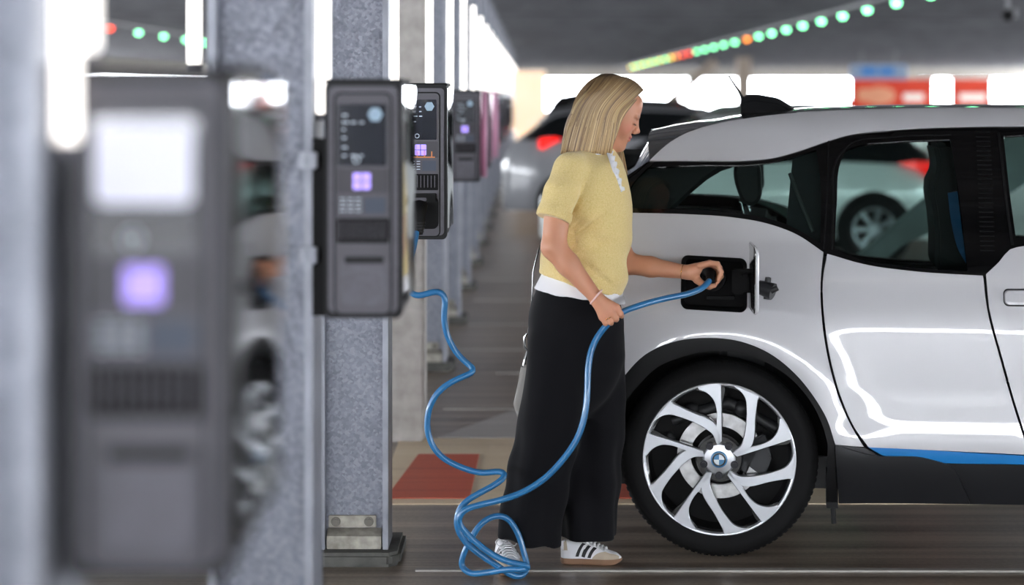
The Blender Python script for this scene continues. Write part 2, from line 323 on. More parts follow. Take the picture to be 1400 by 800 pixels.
def make_charger(label,lit=False,pink=False,plug=False,orange=False):
    t=thing('charging_station',label,'charger',(0,0,0),'charging stations along the row of posts')
    P=lambda fx,fz:(fx*CW, -fz*CH)     # fractions of the front from its upper left corner
    def rb(x0,z0,x1,z1,y0,y1,r,name,m,par,bev=.0):
        a,b_=P(x0,z0),P(x1,z1); return B().prism(rrect((a[0]+b_[0])/2,(a[1]+b_[1])/2,abs(b_[0]-a[0]),abs(b_[1]-a[1]),r,4),y0,y1,'y').obj(name,m,par,smooth=40,bevel=bev)
    rb(0,0,1,1,.012,.05,.016,'housing',M_chd,t)
    B().prism(rrect(CW/2,-CH/2,CW-.006,CH-.006,.014,4),.05,CD-.01,'y').obj('casing',M_chd,t,smooth=40)
    rb(.055,.022,.945,.972,-.002,.012,.014,'front_frame',M_ch,t,.003)
    rb(.125,.046,.875,.982,-.0035,.0,.017,'groove',M_black,t)
    rb(.15,.055,.85,.975,-.006,.0,.014,'bezel',M_bez,t,.002)
    sx=[(.055+(CD-.067)*q/16) for q in range(17)]; sp=[]; xx=CW+.001
    for q,yy in enumerate(sx): sp.append((xx,yy)); xx+=(CD-.067)/16*math.tan(R(2.6-2.0*q/16))
    B().prism([(CW-.006,sx[0])]+sp+[(CW-.006,sx[-1])],-CH+.035,-.012,'z').obj('side_panel',M_pink if pink else M_mirror,t,smooth=30)
    B().box((-.003,.02,-.006),(CW+.002,CD-.02,.006)).obj('top_cap',M_black,t,bevel=.004)
    s=rb(.18,.095,.8,.355,-.009,-.004,.004,'display',M_scr,t)
    if lit: rb(.20,.105,.78,.262,-.0115,-.0085,.008,'lit_screen',M_scrw,s)
    b=B()
    for (fx,fz) in ((.24,.14),(.24,.17),(.24,.20),(.24,.235),(.24,.275),(.24,.31)):
        for q in range(random.randint(1,3)):
            a=P(fx+q*.11,fz); w_=random.uniform(.006,.015); b.box((a[0],-.0105,a[1]-.003),(a[0]+w_,-.0088,a[1]))
    if not lit: b.obj('screen_text',M_txt,s)
    else: b.bm.free()
    a=P(.66,.14); B().prism([(a[0]+.017*math.cos(R(60*k)),a[1]+.017*math.sin(R(60*k))) for k in range(6)],-.0112,-.0088,'y').obj('hexagon_icon',M_hex,s)
    a=P(.42,.33); B().lathe([(.006,0),(.008,0),(.008,.002),(.006,.002),(.006,0)],Matrix.Translation((a[0],-.009,a[1]))@Matrix.Rotation(PI/2,4,'X'),20).obj('ring_symbol',M_txt,s)
    rb(.17,.365,.83,.47,-.0085,-.004,.003,'light_panel',M_pan,t)
    l=rb(.375,.385,.6,.455,-.0105,-.006,.004,'indicator_light',M_led,t)
    p_=P(.4875,.42); B().box((p_[0]-.0012,-.0112,p_[1]-.02),(p_[0]+.0012,-.0100,p_[1]+.02)).box((p_[0]-.021,-.0112,p_[1]-.001),(p_[0]+.021,-.0100,p_[1]+.001)).obj('light_divider',M_pan,l)
    if orange:
        b=B(); a=P(.2,.452); b.box((a[0],-.0105,a[1]-.010),(a[0]+.10,-.008,a[1]-.006))
        for q in range(4): b.box((a[0]+.012+.025*q,-.0105,a[1]-.006),(a[0]+.016+.025*q,-.008,a[1]+.016-.004*(q%2)))
        b.obj('orange_marking',M_orange,t)
    l=rb(.17,.478,.82,.565,-.0085,-.004,.003,'label_plate',M_lgrey,t)
    a=P(.52,.49); c2=P(.79,.555); B().box((a[0],-.0098,c2[1]),(c2[0],-.008,a[1])).obj('label_field',M_blue2,l)
    b=B()
    for i in range(4):
        for q in range(3):
            a=P(.21+q*.1,.49+i*.017); b.box((a[0],-.0098,a[1]-.003),(a[0]+.012,-.008,a[1]-.001))
    b.obj('label_text',M_txt,l)
    g=rb(.17,.575,.83,.68,-.007,-.004,.003,'grille',M_black,t); b=B()
    for q in range(9):
        a=P(.21+q*.068,.585); b.box((a[0],-.012,a[1]-.042),(a[0]+.0032,-.006,a[1]))
    b.obj('grille_bars',M_ch,g,bevel=.001)
    if plug:
        rb(.2,.72,.84,.93,-.007,-.003,.02,'socket_recess',M_black,t); rb(.22,.70,.80,.755,-.04,-.004,.004,'socket_lid',M_black,t,.003)
        a=P(.47,.80); pl=B().tube([(a[0],.0,a[1]+.01),(a[0],-.03,a[1]+.012),(a[0],-.055,a[1]-.008),(a[0],-.06,a[1]-.04),(a[0],-.058,a[1]-.085)],[.027,.028,.026,.021,.013],16).obj('plug',M_black,t,smooth=50)
        b=B()
        for q in range(4): b.tube([(a[0],-.060,a[1]-.042-.010*q),(a[0],-.060,a[1]-.047-.010*q)],.0225-.0018*q,16)
        b.obj('grip_rings',M_chd,pl,smooth=40); B().prism(rrect(a[0],a[1]+.034,.05,.012,.004),-.045,-.004,'y').obj('plug_collar',M_lgrey,pl,bevel=.002)
    else:
        l=rb(.2,.735,.84,.945,-.009,-.003,.02,'socket_cover',M_ch,t,.004); rb(.27,.735,.77,.765,-.0125,-.006,.005,'finger_lip',M_chd,l,.002)
        rb(.27,.79,.77,.925,-.0115,-.006,.014,'cover_panel',M_ch,l,.003)
    # mounting on the post
    B().box((-.032,.055,-CH*1.0),(.0,.10,-.13)).obj('mounting_bracket',M_black,t,bevel=.002)
    for z in (-.18,-.395):
        k=B().box((-.06,.03,z-.018),(-.02,.055,z+.018)).cyl((-.05,.02,z),(-.05,.036,z),.011,n=12).cyl((-.028,.02,z),(-.028,.036,z),.007,n=12).obj('clamp',M_galvd,t,bevel=.002)
    return t
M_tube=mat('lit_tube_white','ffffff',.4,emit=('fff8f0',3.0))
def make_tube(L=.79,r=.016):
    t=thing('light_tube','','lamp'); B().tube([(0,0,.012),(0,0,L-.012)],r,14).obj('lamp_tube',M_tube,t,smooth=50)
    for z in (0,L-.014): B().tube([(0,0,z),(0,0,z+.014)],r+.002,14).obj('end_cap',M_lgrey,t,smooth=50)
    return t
pd=lambda k: 2.10 if k==0 else 4.74+2.51*(k-1)
ORD=['nearest','second','third','fourth','fifth','sixth','seventh','eighth','ninth','tenth']
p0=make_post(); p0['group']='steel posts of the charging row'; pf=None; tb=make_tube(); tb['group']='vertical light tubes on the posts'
plab=['out-of-focus galvanised steel post at the left edge of the photo','broad blurred galvanised steel post behind the second charging station','sharp spangled galvanised steel post with bolted base plate','pale flat-faced steel post just behind the bolted spangled post','grey steel post with dark footing behind the pale flat-faced post','grey steel post holding the small charger with pink side','slim grey post just beyond the pink-sided small charger']
posts=[]
for k in range(0,26):
    d=pd(k); lb=plab[k] if k<len(plab) else 'slim grey post in the distant end of the charging row'
    if k==0: p=p0; p.location=(X0,d,0); p['label']=lb
    elif k==3: p=make_post(True); p['group']=p0['group']; p.location=(X0,d,0); p['label']=lb
    else: p=dup(p0,(X0,d,0),lb)
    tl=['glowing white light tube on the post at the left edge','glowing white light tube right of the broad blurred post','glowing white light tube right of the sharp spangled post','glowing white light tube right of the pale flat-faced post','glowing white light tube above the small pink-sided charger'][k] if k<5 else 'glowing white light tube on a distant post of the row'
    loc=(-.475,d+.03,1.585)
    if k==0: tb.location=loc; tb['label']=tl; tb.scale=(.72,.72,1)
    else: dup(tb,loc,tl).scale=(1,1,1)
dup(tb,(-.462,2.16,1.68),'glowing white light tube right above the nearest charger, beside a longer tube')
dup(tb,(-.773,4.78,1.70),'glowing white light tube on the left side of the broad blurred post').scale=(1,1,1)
chs=[make_charger('large blurred charging station with bright white lit display at the left',lit=True),
     make_charger('blurred dark grey charging station with closed socket cover, second nearest'),
     make_charger('sharp dark grey charging station with a blue cable plugged in',plug=True,orange=True),None,
     make_charger('small charging station with pink side panel right of the plugged one',pink=True)]
chs[0].location=(-.40-CW/2,2.17,ZT); chs[1].location=(-.464,4.67,ZT); chs[2].location=(-.464,7.17,ZT); chs[4].location=(-.470,pd(4)-.07,ZT-.02)
dup(chs[4],(-.455,pd(5)-.07,ZT-.03),'charging station with pink side panel half hidden behind the small pink-sided one')
for k in (6,8,10,12): dup(chs[1],(-.455,pd(k)-.07,ZT-.03),'distant grey charging station at the far end of the post row')
# ================================================================ bay lamps under the ceiling
M_hous=mat('lamp_housing','8a8c90',.5)
def make_bulb(name,label,em,group):
    t=thing(name,label,'lamp',(0,0,0),group); B().ball((0,0,0),(.052,.052,.045),16).obj('lens',em,t,smooth=180)
    B().tube([(0,0,.02),(0,0,.06)],[.06,.04],14).box((-.01,-.01,.055),(.01,.01,.079)).obj('lamp_holder',M_hous,t,smooth=40); return t
E_g=mat('green_lens','8ff0c0',.3,emit=('84ffb4',9)); E_r=mat('red_lens','ff4020',.3,emit=('ff3c14',7)); E_o=mat('orange_lens','ff9a30',.3,emit=('ff9028',7)); E_y=mat('yellow_lens','ffe050',.3,emit=('ffe040',7))
G='bay indicator lamps hanging in a line above the parking bays'
bg=make_bulb('bay_lamp','green bay indicator lamp in the line above the parked white car',E_g,G); br=make_bulb('bay_lamp','red bay indicator lamp in the distant part of the line over the cars',E_r,G)
bo=make_bulb('bay_lamp','orange bay indicator lamp among the green ones right of centre',E_o,G); by=make_bulb('bay_lamp','yellow bay indicator lamp in the line just above the woman',E_y,G)
ZB=2.69; used=set(); XB=4.3
tr=B().box((XB-.02,6,2.767),(XB+.02,100,2.799)).obj('cable_tray',M_hous); tag(tr,'long grey cable tray carrying the bay lamps over the parked cars','cable tray')
k=0; y=18.1
while y<90:
    src='g'
    if k==11: src='o'
    if k in (17,18): src='r'
    if k in (19,): src='o'
    if k in (20,22): src='y'
    if k>=23: src='g' if k%2 else 'y'
    s={'g':bg,'r':br,'o':bo,'y':by}[src]
    if src not in used: s.location=(XB,y,ZB); used.add(src)
    else: dup(s,(XB,y,ZB),s['label'])
    k+=1; y+=(2.1 if k<12 else 2.5)
XB2=-6.9
tr=B().box((XB2-.02,28,2.767),(XB2+.02,60,2.799)).obj('cable_tray',M_hous); tag(tr,'grey cable tray with bay lamps at upper left, behind the nearest charger','cable tray')
dup(br,(XB2,34.1,ZB),'single red bay indicator lamp at the upper left of the photo')
for y in (36.6,39.1,41.6,44.1,46.6): dup(bg,(XB2,y,ZB),'green bay indicator lamp in the short line at the upper left','bay indicator lamps at the upper left')
# ================================================================ far background
M_cream=mat('cream_panel_glow','f0dcc4',.7,noise=(3,4,[(.3,'ecd6bc'),(.7,'f4e2cc')]),emit=('ffdcb8',.75)); M_brace=mat('beige_steel','a89a8c',.6)  # cream emission stands in for sunlight falling on the panel
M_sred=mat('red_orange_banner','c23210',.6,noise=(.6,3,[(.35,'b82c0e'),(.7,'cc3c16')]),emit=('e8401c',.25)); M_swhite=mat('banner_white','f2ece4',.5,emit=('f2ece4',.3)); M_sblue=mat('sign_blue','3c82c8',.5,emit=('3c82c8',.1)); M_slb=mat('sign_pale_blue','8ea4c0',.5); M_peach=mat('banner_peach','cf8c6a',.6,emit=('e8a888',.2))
d=50; a=at(699,97,d); c=at(746,178,d); o=B().box((a.x,d,c.z),(c.x,d+.5,a.z+.0)).box((a.x+.1,d+.1,0),(c.x-.1,d+.4,c.z)).obj('cream_panel',M_cream,bevel=.02); tag(o,'tall cream panel with sunlight put in as glow, on a plinth at the far end of the post row','panel')
d=70; a=at(1008,60,d); c=at(1027,140,d); tag(B().box((a.x,d,0),(c.x,d+.4,CZ-.2)).obj('beige_column',M_brace,bevel=.02),'slim beige column behind the roof antenna of the white car','column')
p=at(893,160,72); q=at(978,84,72); tag(B().tube([p,q],.17,8).obj('diagonal_brace',M_brace),'beige diagonal brace sloping up behind the head of the woman','brace')
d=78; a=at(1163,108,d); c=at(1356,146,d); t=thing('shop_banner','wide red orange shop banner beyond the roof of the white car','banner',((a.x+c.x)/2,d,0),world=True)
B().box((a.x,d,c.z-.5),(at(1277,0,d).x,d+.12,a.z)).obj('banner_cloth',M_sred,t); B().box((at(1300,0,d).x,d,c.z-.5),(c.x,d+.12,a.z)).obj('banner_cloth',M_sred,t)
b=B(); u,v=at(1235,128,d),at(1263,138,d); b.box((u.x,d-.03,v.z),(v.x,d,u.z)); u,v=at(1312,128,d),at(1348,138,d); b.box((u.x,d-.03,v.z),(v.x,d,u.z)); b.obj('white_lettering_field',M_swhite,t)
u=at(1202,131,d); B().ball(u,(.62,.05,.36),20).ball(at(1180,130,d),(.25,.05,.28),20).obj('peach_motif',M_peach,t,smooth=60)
b=B()
for px in (1163,1355): e=at(px,0,d); b.box((e.x-.08,d+.13,0),(e.x+.08,d+.28,c.z+.3))
b.obj('banner_post',M_brace,t)
d=58; a=at(1163,88,d); c=at(1240,109,d); t=thing('hanging_sign','pale blue sign hanging from the ceiling above the red banner','sign',((a.x+c.x)/2,d,a.z),world=True)
B().box((a.x,d,c.z),(c.x,d+.08,a.z)).obj('sign_board',M_slb,t,bevel=.01); u,v=at(1178,92,d),at(1222,103,d); B().box((u.x,d-.02,v.z),(u.x+.42,d,u.z)).box((u.x+.5,d-.02,v.z),(v.x,d,u.z)).obj('blue_symbols',M_sblue,t)
B().box((a.x+.3,d+.03,a.z),(a.x+.33,d+.06,CZ)).box((c.x-.33,d+.03,a.z),(c.x-.3,d+.06,CZ)).obj('hanger_rods',M_hous,t)
p=at(1378,22,24); t=thing('ceiling_camera','small dark camera under the ceiling at upper right','camera',(p.x,24,2.55)); B().ball((0,0,-.02),(.07,.07,.07),16).obj('dome',M_black,t,smooth=180); B().box((-.02,-.02,.03),(.02,.02,.30)).obj('bracket',M_hous,t); B().box((.08,-.04,-.05),(.11,.04,.06)).obj('housing',M_hous,t)
# background cars
def lerp_tab(x,tab): return float(np.interp(x,[a for a,_ in tab],[b_ for _,b_ in tab]))
M_tyre=mat('tyre_rubber','0e0e0f',.8,bump=(90,.3,.001),spec=.25); M_dglass=mat('dark_car_glass','0c1013',.06,coat=.5); M_tail=mat('tail_light_red','e01010',.2,emit=('ff1408',1.6)); M_rimg=mat('alloy_grey','9a9da2',.35,.8)
def bgcar(label,col,loc,rot,L=3.95,top=1.47,belt=.95,taill=True,name='parked_car',tl=(0,0,1)):
    t=thing(name,label,'car',(0,0,0)); pm=mat('paint_'+label[:14],col,.25,.0,coat=.8); s=L/4.0
    roof=[(0,.80),(.1,1.0),(.25,1.12),(.55,top-.08),(.9,top-.01),(1.6,top),(2.3,top-.04),(2.7,top-.22),(3.15,belt+.04),(3.6,.86),(3.9,.74),(4.0,.55)]
    bl=[(0,.80),(.12,belt-.02),(1,belt+.02),(2.5,belt),(3.15,belt-.05),(3.6,.84),(4,.55)]
    wid=[(0,.62),(.08,.76),(.3,.86),(1,.885),(3,.885),(3.6,.82),(3.9,.68),(4.0,.55)]
    xs=np.concatenate([np.linspace(0,.3,8),np.linspace(.4,3.5,32),np.linspace(3.6,4,9)])
    def ring(x,sg):
        w=lerp_tab(x,wid); b_=lerp_tab(x,bl); P=[(.0,.22),(w*.9,.22),(w*.97,.3),(w,.5),(w*1.0,.7),(w*.97,b_-.03),(w*.94,b_)]; return [Vector((x*s,sg*q[0],min(q[1],b_))) for q in P]
    b=B(); b.grid([ring(x,-1)+[Vector((x*s,0,lerp_tab(x,bl)))]+ring(x,1)[::-1] for x in xs])
    b.obj('body',pm,t,smooth=35)
    gx=[x for x in xs if .1<=x<=3.2]
    def gr(x,f0,f1,n=5):
        w=lerp_tab(x,wid)*.94; b_=lerp_tab(x,bl); r=lerp_tab(x,roof); o=[]
        for q in range(n+1):
            f=f0+(f1-f0)*q/n; o.append((w*(1-.27*f-.05*f**6),b_+(r-b_)*f))
        return o
    P=[]
    for x in gx:
        g=gr(x,0,1); P.append([Vector((x*s,-u,v)) for u,v in g]+[Vector((x*s,u,v)) for u,v in g[::-1]])
    B().grid(P).obj('windows',M_dglass,t,smooth=50)
    rx=[x for x in xs if .35<=x<=2.45]; P=[]
    for x in rx:
        g=gr(x,.86,1.0,2); e=.012; P.append([Vector((x*s,-u-e,v)) for u,v in g[:2]]+[Vector((x*s,-g[2][0]*.7,g[2][1]+e*1.5)),Vector((x*s,0,g[2][1]+.03)),Vector((x*s,g[2][0]*.7,g[2][1]+e*1.5))]+[Vector((x*s,u+e,v)) for u,v in g[:2][::-1]])
    B().grid(P).obj('roof',pm,t,smooth=60)
    for px in (1.25,2.35):
        b=B()
        for sg in (-1,1):
            g=gr(px,0,.9,3); b.grid([[Vector(((px-.05)*s,sg*(u+.008),v)) for u,v in g],[Vector(((px+.05)*s,sg*(u+.008),v)) for u,v in g]])
        b.obj('pillar',pm,t)
    for x in (.72,3.25):
        for sg in (-1,1):
            mt=Matrix.Translation((x*s,sg*.80,.32))@Matrix.Rotation(sg*-PI/2,4,'X')
            B().lathe([(.0,.07),(.37,.07),(.37,.09),(.0,.09)],mt,32).obj('wheel_arch',M_black,t)
            w_=B().lathe([(.2,.0),(.29,.0),(.32,.03),(.32,.09),(.30,.115),(.215,.112),(.21,.08)],mt,36).obj('tyre',M_tyre,t,smooth=40)
            b=B().lathe([(.0,.10),(.05,.10),(.06,.075),(.0,.075)],mt,20)
            b.lathe([(.215,.11),(.19,.105),(.19,.06)],mt,36)
            for q in range(7):
                a=2*PI*q/7; v=Vector((math.cos(a),math.sin(a),0)); b.tube([mt@(v*.03+Vector((0,0,.085))),mt@(v*.2+Vector((0,0,.1)))],[.022,.03],6)
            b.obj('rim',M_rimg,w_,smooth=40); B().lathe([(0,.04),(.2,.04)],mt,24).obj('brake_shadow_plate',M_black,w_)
    if taill:
        for sg in (-1,1):
            b=B(); 
            pts=[(.02,.70,.82),(.02,.84,.95),(.12,.86,.97),(.34,.885,.98),(.50,.89,.955),(.28,.885,.88),(.1,.82,.80)]
            if tl[0]: pts=[(tl[0]+(x-.02)*tl[2],max(y,.885),.9+tl[1]+(z-.9)*.8) for x,y,z in pts]
            b.poly([Vector((x*s-.02 if x<.1 else x*s,sg*(y+.012),z)) for x,y,z in pts]); b.obj('tail_light',M_tail,t)
            if tl[0]: continue
            b=B(); b.poly([Vector((-.01,sg*.5,.82)),Vector((-.01,sg*.72,.82)),Vector((-.0,sg*.72,.95)),Vector((-.01,sg*.5,.93))])
            b.obj('inner_tail_light',M_tail,t)
    t.location=loc; t.rotation_euler=(0,0,rot); return t
bgcar('white hatchback seen through the rear door window of the near car','dfe4e4',(4.02,20.9,0),PI,L=3.92)
bgcar('silver car with red tail light left of the woman','94969b',(-.33,25.6,0),0,L=4.3,belt=1.08,tl=(.40,.14,.55))
bgcar('grey car whose roof shows right beside the face of the woman','8f9398',(5.3,30.5,0),PI,L=4.4,taill=False)
bgcar('dark tall car behind the head of the woman','1c1e22',(.2,38.5,0),0,L=4.5,top=1.50,belt=1.0)
bgcar('black car at far right behind the near car','202226',(13.5,33,0),PI,L=4.3)
bgcar('dark blue car in the distance past the silver one','23262e',(.1,52,0),0,L=4.3,top=1.6)

M_pk=mat('pink_cloth','d79ab8',.7,sheen=.3)
for lab,x0,x1,d,z0,z1 in (('narrow pink cloth strip hanging beside the small charging station',658,665,12.3,242,124),('wider pink cloth hanging beyond the narrow pink strip',669,681,15.2,215,124)):
    P=[]
    for k in range(9):
        f=k/8; q=at(x0+(x1-x0)*f,z0,d+.02*math.sin(f*9)); r=at(x0+(x1-x0)*(.2+.6*f),z1,d+.02*math.sin(f*7)); P.append([Vector((q.x,q.y,q.z)),(q+r)*.5+Vector((.006*math.sin(k),.01,0)),r])
    o=B().grid(P).obj('pink_cloth',M_pk,smooth=180); md=o.modifiers.new('t','SOLIDIFY'); md.thickness=.012; tag(o,lab,'cloth')

d=12.6; q=[at(*p_,d) for p_ in ((965,500),(1180,346),(1275,265),(1430,150),(1430,232),(1385,263),(1235,336),(1040,500))]  # slab added in place of a dark reflection in the window glass
o=B().prism([(p.x,max(p.z,.0)) for p in q],d,d+.12,'y').obj('reflection_wedge',mat('reflection_grey','5d6766',.6,noise=(6,4,[(.3,'56605f'),(.7,'657070')])),bevel=.01); tag(o,'sloping grey wedge added for a dark reflection seen in the door windows of the near car','wedge')
# ================================================================ the white electric car
YC=8.215
_zt=[.10,.20,.27,.33,.385,.435,.50,.59,.71,.81,.87,.92,.97,1.02,1.07,1.15,1.25,1.35,1.45,1.52,1.57,1.62,1.7]
_wt=[.80,.835,.866,.884,.893,.893,.886,.880,.877,.874,.868,.858,.844,.826,.806,.774,.738,.700,.650,.600,.54,.45,.3]
_zf=np.linspace(.10,1.7,801); _wf=np.interp(_zf,_zt,_wt); _kk=np.hanning(35); _kk/=_kk.sum(); _wf=np.convolve(np.pad(_wf,17,mode='edge'),_kk,'valid')
WX,WZ,WR=.668,.348,.348; FX=WX+2.57
def hw(x,z):
    w=float(np.interp(z,_zf,_wf))
    if x<.55: w-=.11*((.55-x)/.6)**2
    if x<.12: w-=.9*(.12-x)**2
    if x>3.0: w-=.16*((x-3.0)/.95)**2
    if x>3.7: w-=1.2*(x-3.7)**2
    for cx in (WX,FX):
        r=math.hypot(x-cx,z-WZ); w+=.018*math.exp(-((r-.44)/.10)**2)*(1 if z<1.0 else max(0,1-(z-1)/.1))
    return w
def hn(x,z,side):
    e=.004; n=Vector((-(hw(x+e,z)-hw(x-e,z))/(2*e),side,-(hw(x,z+e)-hw(x,z-e))/(2*e))); return n.normalized()
YAW=R(7.0); PIV=Vector((.66,7.35,0)); RM=Matrix.Rotation(-YAW,3,'Z'); RI=RM.inverted()
CAMP=RI@(Vector((0,0,EYE))-PIV)+PIV
def atL(px,py,yl):      # the point of the sight line where it meets the car's own plane y = yl
    v=RI@Vector(((px-VX)/F,1,-(py-VY)/F)); t=(yl-CAMP.y)/v.y; return CAMP+v*t
def P2(px,py,off=0):
    y=YC-.85
    for _ in range(14):
        p=atL(px,py,y); y=YC-hw(p.x,min(max(p.z,.1),1.7))-off
    return (p.x,p.z)
def S(x,z,off=0,side=-1): return Vector((x,YC+side*(hw(x,z)+off),z))
def outline(pts,px=True,step=.02,closed=True):
    q=[]; cor=[]
    for i,p in enumerate(pts):
        if len(p)>2 and 'c' in p[2:]: cor.append(i)
        q.append(P2(p[0],p[1]) if (px and 'w' not in p[2:]) else (p[0],p[1]))
    return [(v.x,v.y) for v in catmull([(a,b_,0) for a,b_ in q],step,closed,cor)]
def pip(x,z,poly):
    r=False; n=len(poly); j=n-1
    for i in range(n):
        xi,zi=poly[i]; xj,zj=poly[j]
        if (zi>z)!=(zj>z) and x<(xj-xi)*(z-zi)/(zj-zi)+xi: r=not r
        j=i
    return r
def segd(p,poly):
    a=np.array(poly); b_=np.roll(a,-1,0); d=b_-a; t=np.clip(((p[0]-a[:,0])*d[:,0]+(p[1]-a[:,1])*d[:,1])/((d**2).sum(1)+1e-12),0,1)
    q=a+d*t[:,None]; return float(np.sqrt(((q-np.array(p))**2).sum(1)).min())
def panel(name,out,m,parent,holes=(),off=0.0,side=-1,thick=.018,step=.035,rim=True):
    V=[Vector(p) for p in out]; n0=len(V); E=[(i,(i+1)%n0) for i in range(n0)]; loops=[(0,n0)]
    for h in holes:
        s=len(V); V+= [Vector(p) for p in h]; E+=[(s+i,s+(i+1)%len(h)) for i in range(len(h))]; loops.append((s,len(h)))
    xs=[p[0] for p in out]; zs=[p[1] for p in out]; x=min(xs)+step*.5
    while x<max(xs):
        z=min(zs)+step*.5
        while z<max(zs):
            if pip(x,z,out) and not any(pip(x,z,h) for h in holes) and segd((x,z),out)>step*.45 and all(segd((x,z),h)>step*.45 for h in holes): V.append(Vector((x,z)))
            z+=step
        x+=step
    vo,eo,fo,ov,oe,of=delaunay_2d_cdt(V,E,[],0,1e-6)
    tris=[]
    for f in fo:
        cx=sum(vo[i].x for i in f)/3; cz=sum(vo[i].y for i in f)/3
        if pip(cx,cz,out) and not any(pip(cx,cz,h) for h in holes): tris.append(tuple(f))
    pts=[S(v.x,v.y,off,side) for v in vo]; nor=[hn(v.x,v.y,side) for v in vo]
    used=sorted({i for t in tris for i in t}); mp={i:k for k,i in enumerate(used)}
    vs=[pts[i] for i in used]; ns=[nor[i] for i in used]; faces=[]
    for t in tris:
        a,b_,c=[vs[mp[i]] for i in t]; nn=(b_-a).cross(c-a)
        faces.append([mp[i] for i in (t if nn.dot(ns[mp[t[0]]])>0 else t[::-1])])
    nmain=len(faces); nsplit=[[ns[i] for i in f] for f in faces]
    if rim:
        cnt={}
        for f in faces:
            for i in range(3): e=(f[i],f[(i+1)%3]); cnt[e]=1
        for (a,b_) in [e for e in cnt if (e[1],e[0]) not in cnt]:
            k=len(vs); A,Bq=vs[a],vs[b_]; na,nb=ns[a],ns[b_]
            vs+=[A,Bq,Bq-nb*thick,A-na*thick]; ns+=[na]*4; faces.append([k+1,k,k+3,k+2]); fn=(vs[k]-vs[k+1]).cross(vs[k+3]-vs[k+1]).normalized(); nsplit.append([fn]*4)
    me=bpy.data.meshes.new(name); me.from_pydata([tuple(v) for v in vs],[],faces); me.update()
    me.polygons.foreach_set('use_smooth',[True]*len(faces))
    try: me.normals_split_custom_set([tuple(n) for q in nsplit for n in q])
    except Exception as ex: print('normals',ex)
    return link(name,me,m,parent)
M_white=mat('car_white_paint','c6c6ca',.22,0,coat=1.0); M_blk=mat('gloss_black_trim','060607',.12,coat=.6,spec=.4); M_clad=mat('matt_black_cladding','1c1d20',.4); M_arch=mat('black_arch_moulding','0a0a0c',.5,spec=.25)
M_blue=mat('blue_trim','1778be',.3,coat=.4); M_int=mat('dark_interior','131517',.7); M_int2=mat('interior_grey','26292b',.75); M_dark=mat('wheel_well','0a0a0b',.85)
M_glass=glass('tinted_glass','c8dad6',1.0); M_rglass=glass('rear_glass','3c4444',1.3)
car=thing('electric_car','white electric hatchback with black roof and blue sill stripe, charging in the foreground','car',(1.95,YC,0),world=True)
# --- upper edge line of the flank, flank panels (photo pixels of the near side; 'w' marks metres)
belt=[(790,290),(830,290),(866,291),(940,293),(1000,297),(1050,306),(1090,321),(1127,344)]
archp=[(818,608),(822,575),(836,540),(856,511),(882,485),(919,468),(966,462),(1013,467),(1050,482),(1087,511),(1113,543),(1131,574),(1141,608)]
gap1=[(1127,344),(1122,380),(1124,440),(1134,500),(1149,550),(1165,585),(1183,611)]
portc=P2(976,388); PW,PH=(P2(1020,388)[0]-P2(932,388)[0]),(P2(976,352)[1]-P2(976,424)[1])
porth=[(x,z-(x-portc[0])*.045) for x,z in rrect(portc[0],portc[1],PW,PH,.022,6)]
q_out=outline([(belt[0][0],belt[0][1],'c')]+belt[1:-1]+[(1126,345,'c')]+gap1[1:-1]+[(1181,611,'c'),(1142,608,'c')]+archp[::-1][1:-1]+[(818,608,'c'),(768,615,'c'),(756,580),(751,520),(752,460),(757,400),(770,340)])
for sd in (-1,1): panel('rear_quarter_panel',q_out,M_white,car,holes=[porth] if sd<0 else [],side=sd)
dtop=[(1131,347,'c'),(1180,361),(1250,371),(1344,377,'c')]; gap2=[(1344,377),(1350,420),(1368,490),(1388,560),(1400,597),(1409,625)]
d_out=outline(dtop+[(a-1,b_) for a,b_ in gap2[1:-1]]+[(1407,622,'c'),(1188,612,'c')]+[(a+3.5,b_) for a,b_ in gap1[::-1][1:-1]])
F2=P2(1400,337)
f_out=outline([(1348,375,'c'),(1366,358),(1381,341),(1400,336.5)]+[(2.30,1.06,'w'),(2.95,1.02,'w','c'),(2.98,.80,'w'),(2.93,.60,'w'),(2.80,.46,'w','c')]+[(1412,625,'c')]+[(a+2.5,b_) for a,b_ in gap2[::-1][1:-1]])
fe_out=outline([(2.965,1.015,'w','c'),(3.2,.96,'w'),(3.6,.86,'w'),(3.86,.76,'w','c'),(3.93,.6,'w'),(3.90,.36,'w','c')]+[(FX+.475*math.cos(R(a)),WZ+.475*math.sin(R(a)),'w')+(('c',) if a in (2,178) else ()) for a in (2,25,50,75,100,125,150,178)]+[(2.76,.42,'w'),(2.82,.45,'w','c'),(2.95,.60,'w'),(3.0,.80,'w')])
door2=[]
def low(o,sd,a=.96,b_=1.14,dz=.10): return o if sd<0 else [(x,z-dz*max(0,min(1,(z-a+.12)/.12))*max(0,min(1,(b_+.1-z)/.1))) for x,z in o]
for sd in (-1,1):
    dr=panel('rear_door',low(d_out,sd),M_white,car,side=sd); fd=panel('front_door',low(f_out,sd),M_white,car,side=sd); panel('front_fender',fe_out,M_white,car,side=sd)
    if sd<0: door2=[dr,fd]
